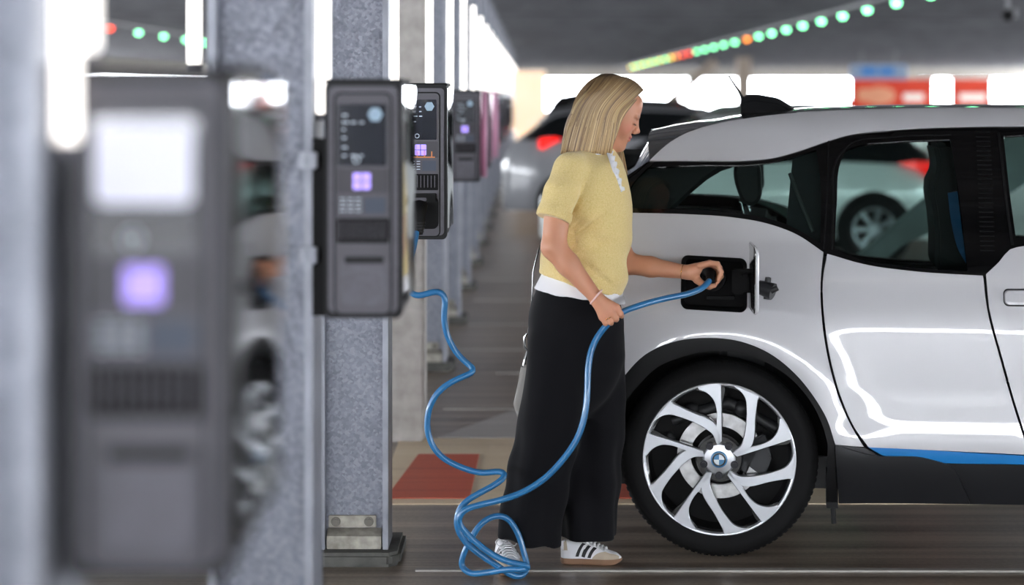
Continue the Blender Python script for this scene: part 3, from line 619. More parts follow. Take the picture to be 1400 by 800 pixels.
# front door handle
hc=P2(1402,407); b=B(); hp=rrect(hc[0],hc[1],.145,.052,.016,5)
b.grid([[S(x,z,.002) for x,z in hp],[S(hc[0]+(x-hc[0])*.96,hc[1]+(z-hc[1])*.9,.014) for x,z in hp],[S(hc[0]+(x-hc[0])*.8,hc[1]+(z-hc[1])*.55,.016) for x,z in hp]],closev=True)
b.poly([S(hc[0]+(x-hc[0])*.8,hc[1]+(z-hc[1])*.55,.016) for x,z in hp]); hd=b.obj('door_handle',M_white,door2[1],smooth=40)
hp2=rrect(hc[0],hc[1],.152,.060,.018,5); B().grid([[S(x,z,.001) for x,z in hp2],[S(x,z,.004) for x,z in hp]],closev=True).obj('handle_surround',M_clad,hd)
# silver roof arch and black greenhouse trim
arch_top=[(888,219),(903,205),(930,186),(962,173.5),(1020,162),(1090,154),(1180,149.5),(1300,147.5),(1400,147.5)]
arch_bot=[(1400,171.5),(1300,173),(1220,177),(1165,183),(1130,193),(1090,207),(1055,216),(1020,219),(960,219.5)]
A_top=[(2.1,1.585,'w'),(2.35,1.545,'w'),(2.62,1.38,'w'),(2.98,1.08,'w'),(3.08,1.0,'w','c'),(3.0,1.01,'w','c')]; A_bot=[(2.90,1.08,'w'),(2.58,1.34,'w'),(2.32,1.49,'w'),(2.1,1.52,'w')]
sa_out=outline([(888,219.5,'c')]+arch_top[1:]+A_top+A_bot+arch_bot)
tr_out=outline([(884,222,'c')]+[(a,b_-3) for a,b_ in arch_bot[::-1]]+[(2.1,1.525,'w'),(2.32,1.495,'w'),(2.58,1.345,'w'),(2.90,1.085,'w'),(3.0,1.005,'w','c'),(2.92,1.0,'w','c'),(2.3,1.04,'w'),(1400,340),(1381,345),(1366,362,'c'),(1344,380,'c'),(1250,375),(1180,365),(1131,350,'c'),(1090,325),(1050,310),(1000,301),(940,297),(866,295),(830,294),(795,294,'c'),(815,275),(850,246)])
g1=outline([(886,229,'c'),(960,226),(1030,225),(1070,219),(1116,205,'c'),(1121,240),(1122,333,'c'),(1090,314),(1050,299),(1000,291),(940,287),(872,285,'c'),(850,283,'c'),(866,250)])
g2=outline([(1150,219),(1156,206),(1170,200),(1220,194),(1299,190.5,'c'),(1312,270),(1323,371,'c'),(1250,366),(1180,356),(1141,341,'c'),(1144,280)])
g3=outline([(1372,186,'c'),(1400,184.5),(2.05,1.505,'w'),(2.28,1.47,'w'),(2.52,1.33,'w'),(2.84,1.085,'w','c'),(2.3,1.085,'w'),(1400,324),(1389,325,'c'),(1380,260)])
for sd in (-1,1):
    panel('roof_arch',sa_out,M_white,car,side=sd,off=.002); 
    tr=panel('window_trim',low(tr_out,sd),M_blk,car,holes=[low(g,sd) for g in (g1,g2,g3)],side=sd,off=-.004,thick=.012)
    for nm,g in (('quarter_window',g1),('rear_side_window',g2),('front_side_window',g3)): panel(nm,low(g,sd),M_glass,car,side=sd,off=-.012,rim=False,step=.05)
# narrow seals: door frame lines, window surround
def sline(name,pts,r,m,parent,off=0,px=True,side=-1):
    q=outline(pts,px,.02,False); return B().tube([S(x,z,off,side) for x,z in q],r*.8,8).obj(name,m,parent,smooth=80)
M_seal=mat('rubber_seal','0c0c0e',.7,spec=.15)
for sd in (-1,1):
    sline('window_seal',[(1137,342),(1139,290),(1146,215),(1160,199),(1220,188),(1300,184.5)],.0045,M_seal,car,-.003,side=sd)
    sline('door_frame_seal',[(1365,182),(1374,260),(1384,335)],.006,M_seal,car,.0,side=sd)
    sline('roof_gutter',[(1133,190),(1131,260),(1126,342)],.0035,M_seal,car,-.002,side=sd)
b=B()
for k in range(26):
    z=1.09+k*.0165; x=P2(1350,300)[0]; b.tube([S(x-.028,z,-.0045),S(x+.022,z,-.0045)],.003,6)
b.obj('ribbed_pillar_trim',M_seal,car)
# sill, blue stripe, arch cladding
sill=outline([(1142,608.5,'c'),(1183,613,'c'),(1205,625),(1240,630),(1412,637,'c')]+[(2.74,P2(1400,637)[1],'w','c'),(2.77,.16,'w','c'),(1400,691,'c'),(1147,689,'c')])
stripe=outline([(1186,611,'c'),(1400,623.5),(2.76,P2(1400,624)[1],'w','c'),(2.75,P2(1400,636)[1],'w','c'),(1400,635.5),(1240,628.5),(1206,622.5)])
for sd in (-1,1):
    so=panel('sill',sill,M_clad,car,side=sd,off=-.006); panel('blue_stripe',stripe,M_blue,car,side=sd,off=-.003)
# raised moulding step on the sill
st_=outline([(1147,610,'c'),(1190,622),(1270,628),(1302,640),(1318,670),(1326,689,'c'),(1149,688,'c')])
panel('sill_moulding',st_,M_clad,car,off=.004,thick=.009)
ri=.402
for sd in (-1,1):
    for nm,cx in (('r',WX),('f',FX)):
        if cx==WX:
            oo=outline([(a,b_) for a,b_ in archp],step=.02,closed=False)
            dz=[(cx+(x-cx)*.0+math.cos(math.atan2(z-WZ,x-cx))*max(.385,math.hypot(x-cx,z-WZ)-.062),WZ+math.sin(math.atan2(z-WZ,x-cx))*max(.385,math.hypot(x-cx,z-WZ)-.062)) for x,z in oo]
            lo=P2(1144,688)
            out=oo+[(lo[0],lo[1]+.0),(lo[0]-.035,lo[1])]+dz[::-1]+[(P2(810,640)[0],.3)]
        else:
            oo=[(cx+.475*math.cos(R(a)),WZ+.475*math.sin(R(a))) for a in range(178,1,-8)]; out=oo+[(cx+.40*math.cos(R(a)),WZ+.40*math.sin(R(a))) for a in range(2,179,8)]
        ar=panel('wheel_arch_trim',out,M_arch,car,side=sd,off=-.012,thick=.03)
# wheel housings
for cx in (WX,FX):
    for sd in (-1,1):
        mt=Matrix.Translation((cx,YC+sd*.885,WZ))@Matrix.Rotation(sd*-PI/2,4,'X')
        # half-drum: open below
        pr=[(.452,-.025),(.452,-.30),(.0,-.30)]; P=[[mt@Vector((r*math.cos(a),sd*-1*r*math.sin(a)*(1 if sd<0 else -1),h)) for r,h in pr] for a in []]
        b=B(); rows=[]
        for k in range(37):
            a=R(-12+204*k/36); rows.append([Vector((cx+r*math.cos(a),YC+sd*(.885+h),WZ+r*math.sin(a))) for r,h in pr])
        b.grid(rows).obj('wheel_housing',M_dark,car,smooth=30)
# --- wheels
M_rimw=mat('machined_rim_face','c4c7cc',.28,.85,noise=None); M_rimb=mat('rim_gloss_black','0b0b0d',.2,coat=.5); M_disc=mat('brake_disc','c9c9c9',.35,.6,noise=(30,2,[(.3,'b2b2b2'),(.7,'d8d8d8')])); M_cal=mat('caliper_grey','3a3b3d',.5,.6)
M_lug=mat('lug_bolt_dark','26262a',.35,.7); M_ring=mat('emblem_blue','3f7fb0',.3,coat=.4); M_emw=mat('emblem_white','dfe6ea',.3)
def wheel(cx,sd,lod=1):
    # local frame: x right, y up on the face, z outwards
    if sd<0: mt=Matrix.Translation((cx,YC-.865,WZ))@Matrix(((1,0,0,0),(0,0,-1,0),(0,1,0,0),(0,0,0,1)))
    else: mt=Matrix.Translation((cx,YC+.865,WZ))@Matrix(((-1,0,0,0),(0,0,1,0),(0,1,0,0),(0,0,0,1)))
    rr=.269; T=WR
    root=B().lathe([(.262,-.006),(.272,.0),(.285,.006),(.305,.009),(.318,.006),(.330,-.002),(.340,-.014),(.3455,-.026),(.3455,-.031),(.342,-.032),(.342,-.036),(.3475,-.037),(T,-.060),(T,-.078),(.342,-.079),(.342,-.083),(T,-.084),(T,-.12),(.345,-.150),(.335,-.168),(.30,-.172),(.265,-.165)],mt,120).obj('tyre',M_tyre,car,smooth=35)
    b=B()       # shoulder tread blocks and fine sidewall ribs
    for k in range(92):
        a=2*PI*k/92; c_,s_=math.cos(a),math.sin(a); tx=Vector((-s_,c_,0)); rd=Vector((c_,s_,0))
        q=[rd*.3335+Vector((0,0,-.004)),rd*.3425+Vector((0,0,-.0145)),rd*.3485+Vector((0,0,-.028))]
        b.grid([[mt@(p+tx*w+rd*.0006+Vector((0,0,.0012))) for p in q] for w in (-.0075,.0075)])
        b.grid([[mt@(p+tx*w-rd*.002-Vector((0,0,.003))) for p in q] for w in (.0075,.0075+.0001)])
    b.obj('tread_blocks',M_tyre,root)
    b=B().lathe([(.2585,-.004),(.263,.001),(.270,.0015),(.273,-.003),(.270,-.012),(.2585,-.012),(.2585,-.004)],mt,110)
    k1=345/.2695
    s1=[(-9,70),(-12,150),(-12,225),(-24,266),(-50,296),(-98,318),(-94,328),(0,341),(8,338),(10,240),(12,80)]; c1=(0,5,6,8,10)
    s2=[(60,30),(97,62),(113,105),(122,165),(124,230),(118,278),(102,304),(66,331),(70,336),(182,290),(173,270),(163,190),(153,82),(146,64),(125,45),(76,18)]; c2=(0,7,8,9,10,15)
    for n in range(5):
        rot=Matrix.Rotation(-2*PI*n/5,4,'Z')
        for s,cc in ((s1,c1),(s2,c2)):
            sp=catmull([(x/k1,y/k1,0) for x,y in s],.006,True,cc); m2=mt@rot
            b.prism([(p.x,p.y) for p in sp],-.012,.0015,'z',m2)
    b.lathe([(0,.002),(.030,.002),(.052,.0),(.058,-.006),(.058,-.02)],mt,40)
    rim=b.obj('rim',M_rimw,root,bevel=.0012,seg=1)
    b=B()
    for n in range(5):
        rot=Matrix.Rotation(-2*PI*n/5,4,'Z')
        for s,gx in ((s1,1.0),(s2,1.0)):
            sp=catmull([(x/k1,y/k1,0) for x,y in s],.01,True,(0,len(s)-1)); cxm=sum(p.x for p in sp)/len(sp); cym=sum(p.y for p in sp)/len(sp)
            b.prism([(cxm+(p.x-cxm)*1.12,cym+(p.y-cym)*1.0) for p in sp],-.040,-.0125,'z',mt@rot)
    b.lathe([(.0,-.012),(.078,-.012),(.085,-.03),(.085,-.05)],mt,40)
    b.lathe([(.262,-.012),(.252,-.02),(.246,-.05),(.240,-.16)],mt,72)
    b.obj('spoke_sides',M_rimb,rim,smooth=30)
    for n in range(5):
        a=R(-90-72*n); c=Vector((.0565*math.cos(a),.0565*math.sin(a),0)); B().tube([mt@(c+Vector((0,0,-.008))),mt@(c+Vector((0,0,.003)))],.0135,20).tube([mt@(c+Vector((0,0,.003))),mt@(c+Vector((0,0,.006)))],.0085,6).obj('wheel_bolt',M_lug,rim,bevel=.001)
    cap=B().lathe([(0,.007),(.026,.007),(.0285,.0055),(.0295,.002)],mt,40).obj('hub_cap',M_ring,rim,smooth=40)
    B().lathe([(.0185,.0078),(.0215,.0082),(.024,.0078)],mt,40).obj('emblem_ring',M_rimb,cap,smooth=60)
    for q in range(4):
        a0=R(90*q); pts=[(0,0)]+[(.0185*math.cos(a0+R(90*j/8)),.0185*math.sin(a0+R(90*j/8))) for j in range(9)]
        B().prism(pts,.0072,.0078,'z',mt).obj('emblem_quarter',M_emw if q%2==0 else M_ring,cap)
    # brake disc, caliper, back plate
    b=B().lathe([(.105,-.075),(.152,-.075),(.152,-.095),(.105,-.095)],mt,60); dsc=b.obj('brake_disc',M_disc,root)
    B().prism([(.06+.0,.0)]+[( r*math.cos(R(a)),r*math.sin(R(a))) for r,a in ((.175,-25),(.185,0),(.18,28),(.10,30),(.095,0),(.10,-28))][0:],-.11,-.055,'z',mt).obj('brake_caliper',M_cal,root,bevel=.006)
    b=B().lathe([(0,-.1),(.245,-.1)],mt,40); 
    b.obj('back_plate',M_dark,root)
    b=B().tube([mt@Vector((-.17,.12,-.08)),mt@Vector((.03,.19,-.085)),mt@Vector((.2,.1,-.09))],[.02,.024,.02],10); b.ball(mt@Vector((-.1,.16,-.075)),.028).ball(mt@Vector((.08,.17,-.075)),.03).ball(mt@Vector((-.18,.06,-.08)),.022)
    b.obj('suspension_arm',M_cal,root,smooth=60)
for cx in (WX,FX):
    for sd in (-1,1): wheel(cx,sd)
# --- roof, windscreen, bonnet, rear
M_rooff=mat('gloss_black_roof','17191b',.12,coat=.8)
et=outline([(888,219.5,'c')]+arch_top[1:]+[(2.1,1.585,'w'),(2.35,1.545,'w')],closed=False)   # edge curve
ctab=[(.40,178),(.50,170.5),(.60,165),(.80,156.5),(1.0,151),(1.2,147.5),(1.5,144.5),(2.0,143)]
def zc(x):
    py=float(np.interp(x,[a for a,_ in ctab],[b_ for _,b_ in ctab])); p=RM@(Vector((x,YC,0))-PIV)+PIV; return EYE-(py-VY)/F*p.y
def crown(rows,name,m,parent,n=14,off=0,ee=2.0):  # rows: (x,z,xc,zc) edge point and centre point
    P=[]
    for (x,z,xc_,zc_) in rows:
        w=hw(x,z)+off; P.append([Vector((xc_+(x-xc_)*abs(t)**ee,YC+w*t,zc_+(z-zc_)*abs(t)**ee)) for t in np.linspace(-1,1,2*n+1)])
    return B().grid(P).obj(name,m,parent,smooth=60)
rows=[(x,z+.002,x-(.03 if x<.6 else 0),max(zc(x)-max(0,x-2.0)*.10,z+.01)) for x,z in et]
crown(rows,'roof',M_rooff,car,ee=2.6)
x0,z0=et[-1]; zend=rows[-1][3]
crown([(x0+(3.06-x0)*t,z0+(1.0-z0)*t,x0+.08+(3.20-x0-.08)*t,zend+(1.06-zend)*t) for t in np.linspace(0,1,14)],'windscreen',M_rglass,car,ee=2.0)
crown([(3.06+(3.86-3.06)*t,1.0+(.76-1.0)*t-.02*math.sin(PI*t)*-1,3.20+(3.93-3.20)*t,1.06+(.78-1.06)*t+.04*math.sin(PI*t)) for t in np.linspace(0,1,14)],'bonnet',M_rooff,car)
crown([(3.86,.76,3.93,.78),(3.92,.62,4.0,.62),(3.93,.5,4.01,.5),(3.90,.36,3.98,.34),(3.86,.22,3.93,.2)],'front_bumper',M_white,car)
# tailgate with dark glass, rear bumper
tg=[(888,219.5),(870,236),(850,250),(820,272),(792,291)]; e2=[P2(*p) for p in tg]
crown([(x,z,x-.02-.02*k,(rows[0][3] if k==0 else z+.02-.004*k)) for k,(x,z) in enumerate(e2)],'tailgate_glass',M_rglass,car)
crown([(x+.015,z-.01,x-.0-.02*k,(rows[0][3] if k==0 else z+.02-.004*k)-.012) for k,(x,z) in enumerate(e2)][:2],'spoiler_lip',M_blk,car)
rb=[(792,291),(770,340),(757,400),(752,460),(751,520),(756,580),(768,612)]; e3=[P2(*p) for p in rb]
crown([(x+.03,z,x-.03,z) for x,z in e3[:3]],'tailgate',M_rooff,car); crown([(x+.03,z,x-.03,z) for x,z in e3[2:]],'rear_bumper',M_white,car)
crown([(P2(768,612)[0],P2(768,612)[1],P2(768,612)[0]-.03,.42),(.15,.24,.12,.22)],'rear_lower_bumper',M_clad,car)
# roof fin + rod antenna
a0=atL(1022,153,8.12); fin=[(1016,153),(1013,134),(1020,130),(1050,131),(1064,134),(1075,140),(1089,151)]
b=B(); P=[]
pf_=catmull([atL(a,b_,8.12) for a,b_ in fin],.01,False,(0,1))
for v,s in ((-.045,.0),(-.036,.62),(-.018,.93),(0,1.0),(.018,.93),(.036,.62),(.045,.0)):
    P.append([Vector((q.x,8.14+v*(1.0 if s<.9 else 1),1.555+(q.z-1.555)*s)) for q in pf_])
fn=b.grid(P).obj('antenna_fin',M_rooff,car,smooth=60); B().prism([(P[0][0].x,1.53),(P[0][-1].x,1.53),(P[0][-1].x,1.575),(P[0][0].x,1.565)],8.09,8.19,'y').obj('fin_base',M_seal,fn)
B().tube([atL(1019,141,8.14),atL(1010,125,8.14),atL(996,104,8.14)],[.008,.005,.0035],10).obj('antenna_rod',M_blk,fn,smooth=60)
# --- underside, cabin and interior seen through the glass
def slab(name,x0,x1,w,z0,z1,m,bev=.02): return B().box((x0,YC-w,z0),(x1,YC+w,z1)).obj(name,m,car,bevel=bev)
slab('underbody',.20,3.75,.60,.20,.34,M_clad); slab('cabin_floor',1.12,2.78,.76,.20,.42,M_int); slab('boot_floor',.22,1.2,.54,.34,.80,M_int)
B().box((.25,YC-.66,.72),(1.1,YC+.66,.80)).obj('parcel_shelf',M_int,car,bevel=.02)
b=B().tube([Vector((P2(1139,690)[0],YC-.80,.19)),Vector((P2(1139,690)[0]+.004,YC-.80,.118))],.009,8).box((P2(1130,690)[0],YC-.82,.175),(P2(1146,690)[0],YC-.70,.30)); b.obj('jacking_flap',M_arch,car)
def seat(xc,yc,front,label=None):
    # seat with bolsters, tilted backrest, head restraint; xc = hip point
    w=.25; b=B().prism([(xc-.02,.42),(xc+.50,.44),(xc+.53,.54),(xc+.48,.60),(xc+.05,.55)],yc-w,yc+w,'y')
    o=b.obj('front_seat' if front else 'rear_seat',M_int2,car,bevel=.03,seg=3,smooth=60)
    bp=[(xc+.05,.50),(xc-.04,.52),(xc-.13,.80),(xc-.19,1.10),(xc-.185,1.17),(xc-.12,1.18),(xc-.06,1.05),(xc+.02,.75),(xc+.09,.56)]
    B().prism(bp,yc-w*.95,yc+w*.95,'y').obj('seat_backrest',M_int,o,bevel=.03,seg=3,smooth=60); return o
fr=seat(2.25,YC-.38,True); seat(2.25,YC+.38,True); 
# near front seat back as seen at the edge of the door glass
d=YC-.50
pts=[(1276,196),(1300,196),(1306,230),(1312,300),(1322,372),(1285,372),(1279,320),(1276,290),(1272,264),(1273,250),(1280,235)]
ft=catmull([atL(a,b_,d) for a,b_ in pts],.02,True,(0,1))
B().prism([(p.x,p.z) for p in ft],d,d+.42,'y').obj('front_seat_back',M_int,car,bevel=.02,seg=2,smooth=60)
pts=[(1296,264),(1309,262),(1316,320),(1321,360),(1312,345),(1302,310)]
ft=catmull([atL(a,b_,d-.02) for a,b_ in pts],.02,True,(0,1,3)); B().prism([(p.x,p.z) for p in ft],d-.018,d+.02,'y').obj('blue_seat_piping',mat('seat_blue_fabric','1d5d94',.6),car,smooth=60)
# rear head restraints on chrome-like rods
M_chr=mat('chrome_rod','c8cacc',.12,1.0)
for yy in (YC-.36,YC+.42):
    pts=[(1007,224),(1037,224),(1041,250),(1040,270),(1030,279),(1018,276),(1010,262)]
    if yy>YC:
        pass
    q=[atL(a,b_,YC-.36) for a,b_ in pts]; ft=catmull([(p.x,p.z,0) for p in q],.012,True)
    hr=B().prism([(p.x,p.y) for p in ft],yy-.12,yy+.12,'y').obj('head_restraint',M_int,car,bevel=.012,seg=3,smooth=60)
    for dy in (-.05,.05):
        p1=atL(1019,278,YC-.36); B().tube([(p1.x-.022,yy+dy-.05,p1.z+.012),(p1.x-.012,yy+dy-.05,p1.z+.008),(p1.x,yy+dy-.05,p1.z-.045),(p1.x+.01,yy+dy-.05,p1.z-.09)],.006,8).obj('restraint_rod',M_chr,hr,smooth=60)
for yy in (YC-.36,YC+.36):
    p1=atL(1020,300,YC-.36); B().prism([(p1.x-.10,p1.z-.62),(p1.x-.07,p1.z-.1),(p1.x-.06,p1.z),(p1.x+.10,p1.z-.02),(p1.x+.12,p1.z-.1),(p1.x+.10,p1.z-.62)],yy-.32,yy+.32,'y').obj('rear_backrest',M_int,car,bevel=.03,seg=3,smooth=60)
# inner pillar covers and belt behind the quarter glass
for sd in (-1,1):
    o=outline([(886,222,'c'),(1000,222,'c'),(985,227),(948,255),(905,296,'c'),(870,300,'c'),(840,290,'c')],step=.05)
    if sd>0: o=outline([(800,215,'c'),(985,222,'c'),(975,228),(930,262),(885,303,'c'),(810,303,'c')],step=.05)
    panel('rear_pillar_cover',o,M_int2,car,side=sd,off=-.06,thick=.05)
o=outline([(1084,214,'c'),(1132,196,'c'),(1134,348,'c'),(1110,340),(1074,318,'c')],step=.05); panel('inner_pillar_cover',o,M_int2,car,side=-1,off=-.07,thick=.05)
sline('seat_belt',[(1080,238),(1094,275),(1112,318)],.009,mat('belt_webbing','4a4c4c',.7),car,-.05)
# lower inner trim line under quarter glass
sline('inner_sill_rail',[(875,291),(960,290),(1020,298),(1070,310),(1120,338)],.012,M_int,car,-.05)
B().prism([(2.55,.75),(3.0,.80),(3.05,1.0),(2.62,1.02)],YC-.70,YC+.70,'y').obj('dashboard',M_int,car,bevel=.03)
# --- charging port, flap and cap
b=B(); rows_=[]
for off,sc_ in ((0.0,1.0),(-.006,.985),(-.055,.96)):
    rows_.append([S(portc[0]+(x-portc[0])*sc_,portc[1]+(z-portc[1])*sc_,off) for x,z in porth])
b.grid(rows_,closev=True); b.poly(rows_[-1]); M_port=mat('port_black','08080a',.6,spec=.2)
tub=b.obj('charging_port_recess',M_port,car,smooth=30)
pr=rrect(portc[0],portc[1],PW+.006,PH+.006,.025,6); pi=rrect(portc[0],portc[1],PW-.022,PH-.022,.018,6)
sl=lambda x,z:(x,z-(x-portc[0])*.045)
B().grid([[S(*sl(x,z),.0015) for x,z in pr],[S(*sl(x,z),.004) for x,z in [(portc[0]+(x-portc[0])*.98,portc[1]+(z-portc[1])*.98) for x,z in pr]],[S(*sl(x,z),-.006) for x,z in pi],[S(*sl(x,z),-.03) for x,z in pi]],closev=True).obj('port_seal',M_port,tub,smooth=50)
sk=P2(974,381); mt=Matrix.Translation((sk[0],YC-hw(*sk)+.055,sk[1]))@Matrix.Rotation(PI/2,4,'X')
B().lathe([(0,.01),(.034,.01),(.036,.032),(.046,.034),(.05,.0)],mt,32).obj('charging_socket',M_port,tub,smooth=40)
lo=P2(985,412); B().prism(rrect(lo[0],lo[1]+.01,.10,.012,.004),YC-hw(*lo)+.02,YC-hw(*lo)+.05,'y').obj('port_ledge',M_port,tub,bevel=.003)
# hinge arm + open flap (seen nearly edge on)
hx,hz=P2(1022,385); hy=YC-hw(hx,hz)
B().box((hx-.055,hy-.012,hz-.045),(hx+.012,hy+.02,hz+.045)).box((hx-.02,hy-.05,hz-.030),(hx+.006,hy+.01,hz+.030)).obj('flap_hinge',M_port,tub,bevel=.006)
fl=rrect(0,0,.215,PH+.055,.026,6); ang=R(78)
def FL(u,v,o): # u along flap from hinge, v vertical
    bul=.012*(1-(v/.12)**2); ux=math.cos(ang); uy=-math.sin(ang); nx,ny=math.sin(ang),math.cos(ang)
    return Vector((hx+.004+(u+.1075)*ux*.55+nx*(o+bul),hy-.012+(u+.1075)*uy-ny*o*0.3,hz+.024+v-(u)*.03))
b=B(); b.grid([[FL(u*.97,v*.97,.010) for u,v in fl],[FL(u,v,.006) for u,v in fl],[FL(u,v,.0) for u,v in fl]],closev=True); b.poly([FL(u*.97,v*.97,.010) for u,v in fl]); b.poly([FL(u,v,0) for u,v in fl][::-1])
flap=b.obj('charging_flap',M_white,car,smooth=30)
b=B(); b.poly([FL(u*.96,v*.96,-.003) for u,v in fl]); b.grid([[FL(u*.96,v*.96,-.003) for u,v in fl],[FL(u*.97,v*.97,.001) for u,v in fl]],closev=True); b.obj('flap_liner',M_blk,flap)
cp=atL(1050,395,7.24); b=B().tube([(cp.x-.035,7.24,cp.z+.012),(cp.x-.02,7.235,cp.z+.004),(cp.x+.018,7.22,cp.z-.008)],[.020,.026,.030],18).tube([(cp.x-.004,7.235,cp.z+.005),(cp.x+.001,7.23,cp.z+.04)],[.013,.010],12).tube([(cp.x+.0,7.235,cp.z),(cp.x-.004,7.23,cp.z-.036)],[.014,.012],12).tube([(cp.x+.01,7.2,cp.z-.004),(cp.x+.034,7.2,cp.z+.008)],[.012,.010],12)
b.tube([(cp.x-.03,7.24,cp.z+.01),(cp.x-.05,7.26,cp.z+.02),(hx+.01,hy-.01,hz)],.005,8)
b.obj('rubber_port_cap',M_clad,car,smooth=50)

car.location=RM@(car.location-PIV)+PIV; car.rotation_euler=(0,0,-YAW)
# ================================================================ the woman
DW=7.13; SW=F/DW
def W(px,py,d=DW): return at(px,py,d)
def V3(p): return np.array(p,float)
woman=thing('person','woman in yellow knit top and black wide trousers plugging a cable into the white car','person',(.17,DW,0),world=True)
# head frame: x forward, y lateral, z up; pitched forward
HC=W(836.5,154.5); HR=Matrix.Rotation(R(21),4,'Y').to_3x3()
def H(x,y,z): return HC+HR@Vector((x,y,z))
def arr(a,b,h): return np.arange(a,b,h)
zs=np.concatenate([arr(.0,.78,.012),arr(.78,1.10,.0026),arr(1.10,1.40,.006),arr(1.40,1.74,.0026)])
fb=Field(arr(-.10,.70,.0028),arr(DW-.33,DW+.27,.0028),zs)
# cranium and face
fb.ell(H(-.008,0,.036),(.094,.073,.080),HR,.01); fb.ell(H(.030,0,-.028),(.052,.056,.078),HR,.03); fb.ell(H(.018,0,-.005),(.068,.064,.062),HR,.03)
for s in (-1,1):
    fb.cone(H(.0,s*.046,-.055),H(.056,s*.014,-.098),.022,.016,.02); fb.ell(H(.050,s*.036,-.035),(.026,.018,.024),HR,.018)
fb.ell(H(.068,0,-.098),(.018,.019,.016),HR,.016); fb.ell(H(.072,0,-.064),(.014,.024,.024),HR,.018)
fb.ell(H(.072,0,.048),(.016,.040,.034),HR,.02)
for s in (-1,1):
    fb.ell(H(.093,s*.034,.002),(.014,.017,.011),HR,.014,True); fb.ell(H(.0755,s*.031,-.002),(.0125,.0145,.0115),HR,.003); fb.cone(H(.082,s*.045,.017),H(.087,s*.014,.019),.0055,.006,.010)
fb.cone(H(.087,0,.010),H(.1035,0,-.025),.0055,.0072,.010); fb.ell(H(.1040,0,-.028),(.0095,.0095,.0085),HR,.006)
for s in (-1,1): fb.ell(H(.096,s*.0105,-.034),(.010,.0065,.007),HR,.005)
fb.ell(H(.0865,0,-.054),(.0085,.020,.0065),HR,.004); fb.ell(H(.0850,0,-.0655),(.0085,.018,.0068),HR,.004); fb.cone(H(.098,-.018,-.0600),H(.098,.018,-.0600),.0022,.0022,.002,True)
for s in (-1,1): fb.ell(H(-.004,s*.064,-.012),(.014,.006,.024),HR,.006)
# neck, torso core, pelvis, legs (inside the clothes)
fb.cone(H(-.020,0,-.06),W(812,222),.054,.058,.03)
for s in (-1,1): fb.cone(W(808,226),W(800,242,DW+s*.13),.035,.035,.03)
fb.loft([(W(0,y_)[2],W(cx,0)[0],DW,ax/SW,ay) for y_,cx,ax,ay in ((222,806,24,.09),(240,802,34,.13),(290,804,40,.125),(340,804,38,.11),(380,794,42,.12),(420,790,44,.135),(455,788,42,.13))],.03,2.2)
LL=[W(770,440,DW-.085),W(752,590,DW-.04),W(722,700,DW+.055)]; RL=[W(808,440,DW+.085),W(820,590,DW+.10),W(806,705,DW+.13)]
fb.chain(LL,[.070,.048,.034],.02); fb.chain(RL,[.070,.048,.034],.02)
# near (right) arm
ya=DW-.20
SH=W(776,238,DW-.165); EL=W(757,338,DW-.225); WR_=W(813,405,DW-.245)
fb.chain([SH,W(763,280,DW-.20),EL],[.040,.045,.040],.02); 
mid=EL.lerp(WR_,.35); fb.chain([EL,mid,WR_],[.041,.0375,.0235],.015)
# far (left) arm reaching to the port
SH2=W(812,244,DW+.155); EL2=W(856,360,DW+.14); WR2=W(940,372.5,DW+.075)
fb.chain([SH2,W(832,300,DW+.16),EL2],[.038,.040,.038],.02); fb.chain([EL2,EL2.lerp(WR2,.4),WR2],[.038,.034,.0235],.015)
def finger(f,pts,r): 
    f.chain(pts,r,.0035)
# near hand: knuckle row runs up to the right, fingers close round the cable
dh=DW-.250
wr=W(815,407,dh+.004); row=(W(823,434,dh-.006),W(829,430.5,dh-.010),W(836,425,dh-.011),W(843,420,dh-.008))   # little .. index
for k,K in enumerate(row): fb.cone(wr,K,.0175,.0118,.012)
fb.cone(W(818,413,dh+.002),W(832,426,dh+.0),.020,.019,.012)
lens_=(.024,.029,.031,.028)
dirv=Vector((.50,0,-.86)).normalized()
for k,K in enumerate(row):
    L_=lens_[k]; a_=K; b_=K+dirv*L_*.95+Vector((0,-.001,0)); c_=b_+dirv*.004+Vector((0,.024,-.002)); e_=c_-dirv*.020+Vector((0,.006,0))
    finger(fb,[a_,b_,c_,e_],[.0112,.0098,.0090,.0080] if k else [.0098,.0086,.008,.0072])
finger(fb,[W(822,412,dh+.018),W(836,417,dh+.026),W(846,424,dh+.036),W(850,432,dh+.036)],[.014,.0125,.0105,.009])
# far hand round the connector handle
d2=DW+.075; HX=W(971,377,d2)
pal=[W(946,371,d2+.002),W(956,366,d2-.004)]
fb.cone(WR2,W(952,368,d2),.0225,.020,.012); fb.cone(W(948,370,d2),W(957,364,d2-.012),.018,.0125,.012); fb.cone(W(948,370,d2),W(956,364,d2+.035),.018,.0125,.012); fb.cone(W(945,374,d2),W(955,384,d2-.002),.016,.013,.012)
for k in range(4):
    dd=d2-.020+.0185*k; q=[(957,363),(973,360.5),(984,366),(986,378),(977,390)]
    if k==0: q=[(957,363),(970,359.5),(981,361),(986,372),(982,383)]
    if k==3: q=[(958,365),(971,362),(981,368),(982,378),(975,386)]
    rs=[.0115,.0098,.0092,.0085,.0072]; finger(fb,[W(a_,b_,dd) for a_,b_ in q],[r*(.86 if k==3 else 1) for r in rs])
finger(fb,[W(953,383,d2-.006),W(961,389,d2-.022),W(970,392,d2-.030),W(977,390.5,d2-.030)],[.0135,.0115,.0098,.0078])
me=fb.mesh('body'); v=verts(me)
Hi=np.array(HR.inverted()); loc=(v-np.array(HC))@Hi.T
base=np.array(lin('cb9173')[:3]); col=np.tile(base,(len(v),1))
def blend(c,wgt): 
    global col
    col=col*(1-wgt[:,None])+np.array(lin(c)[:3])*wgt[:,None]
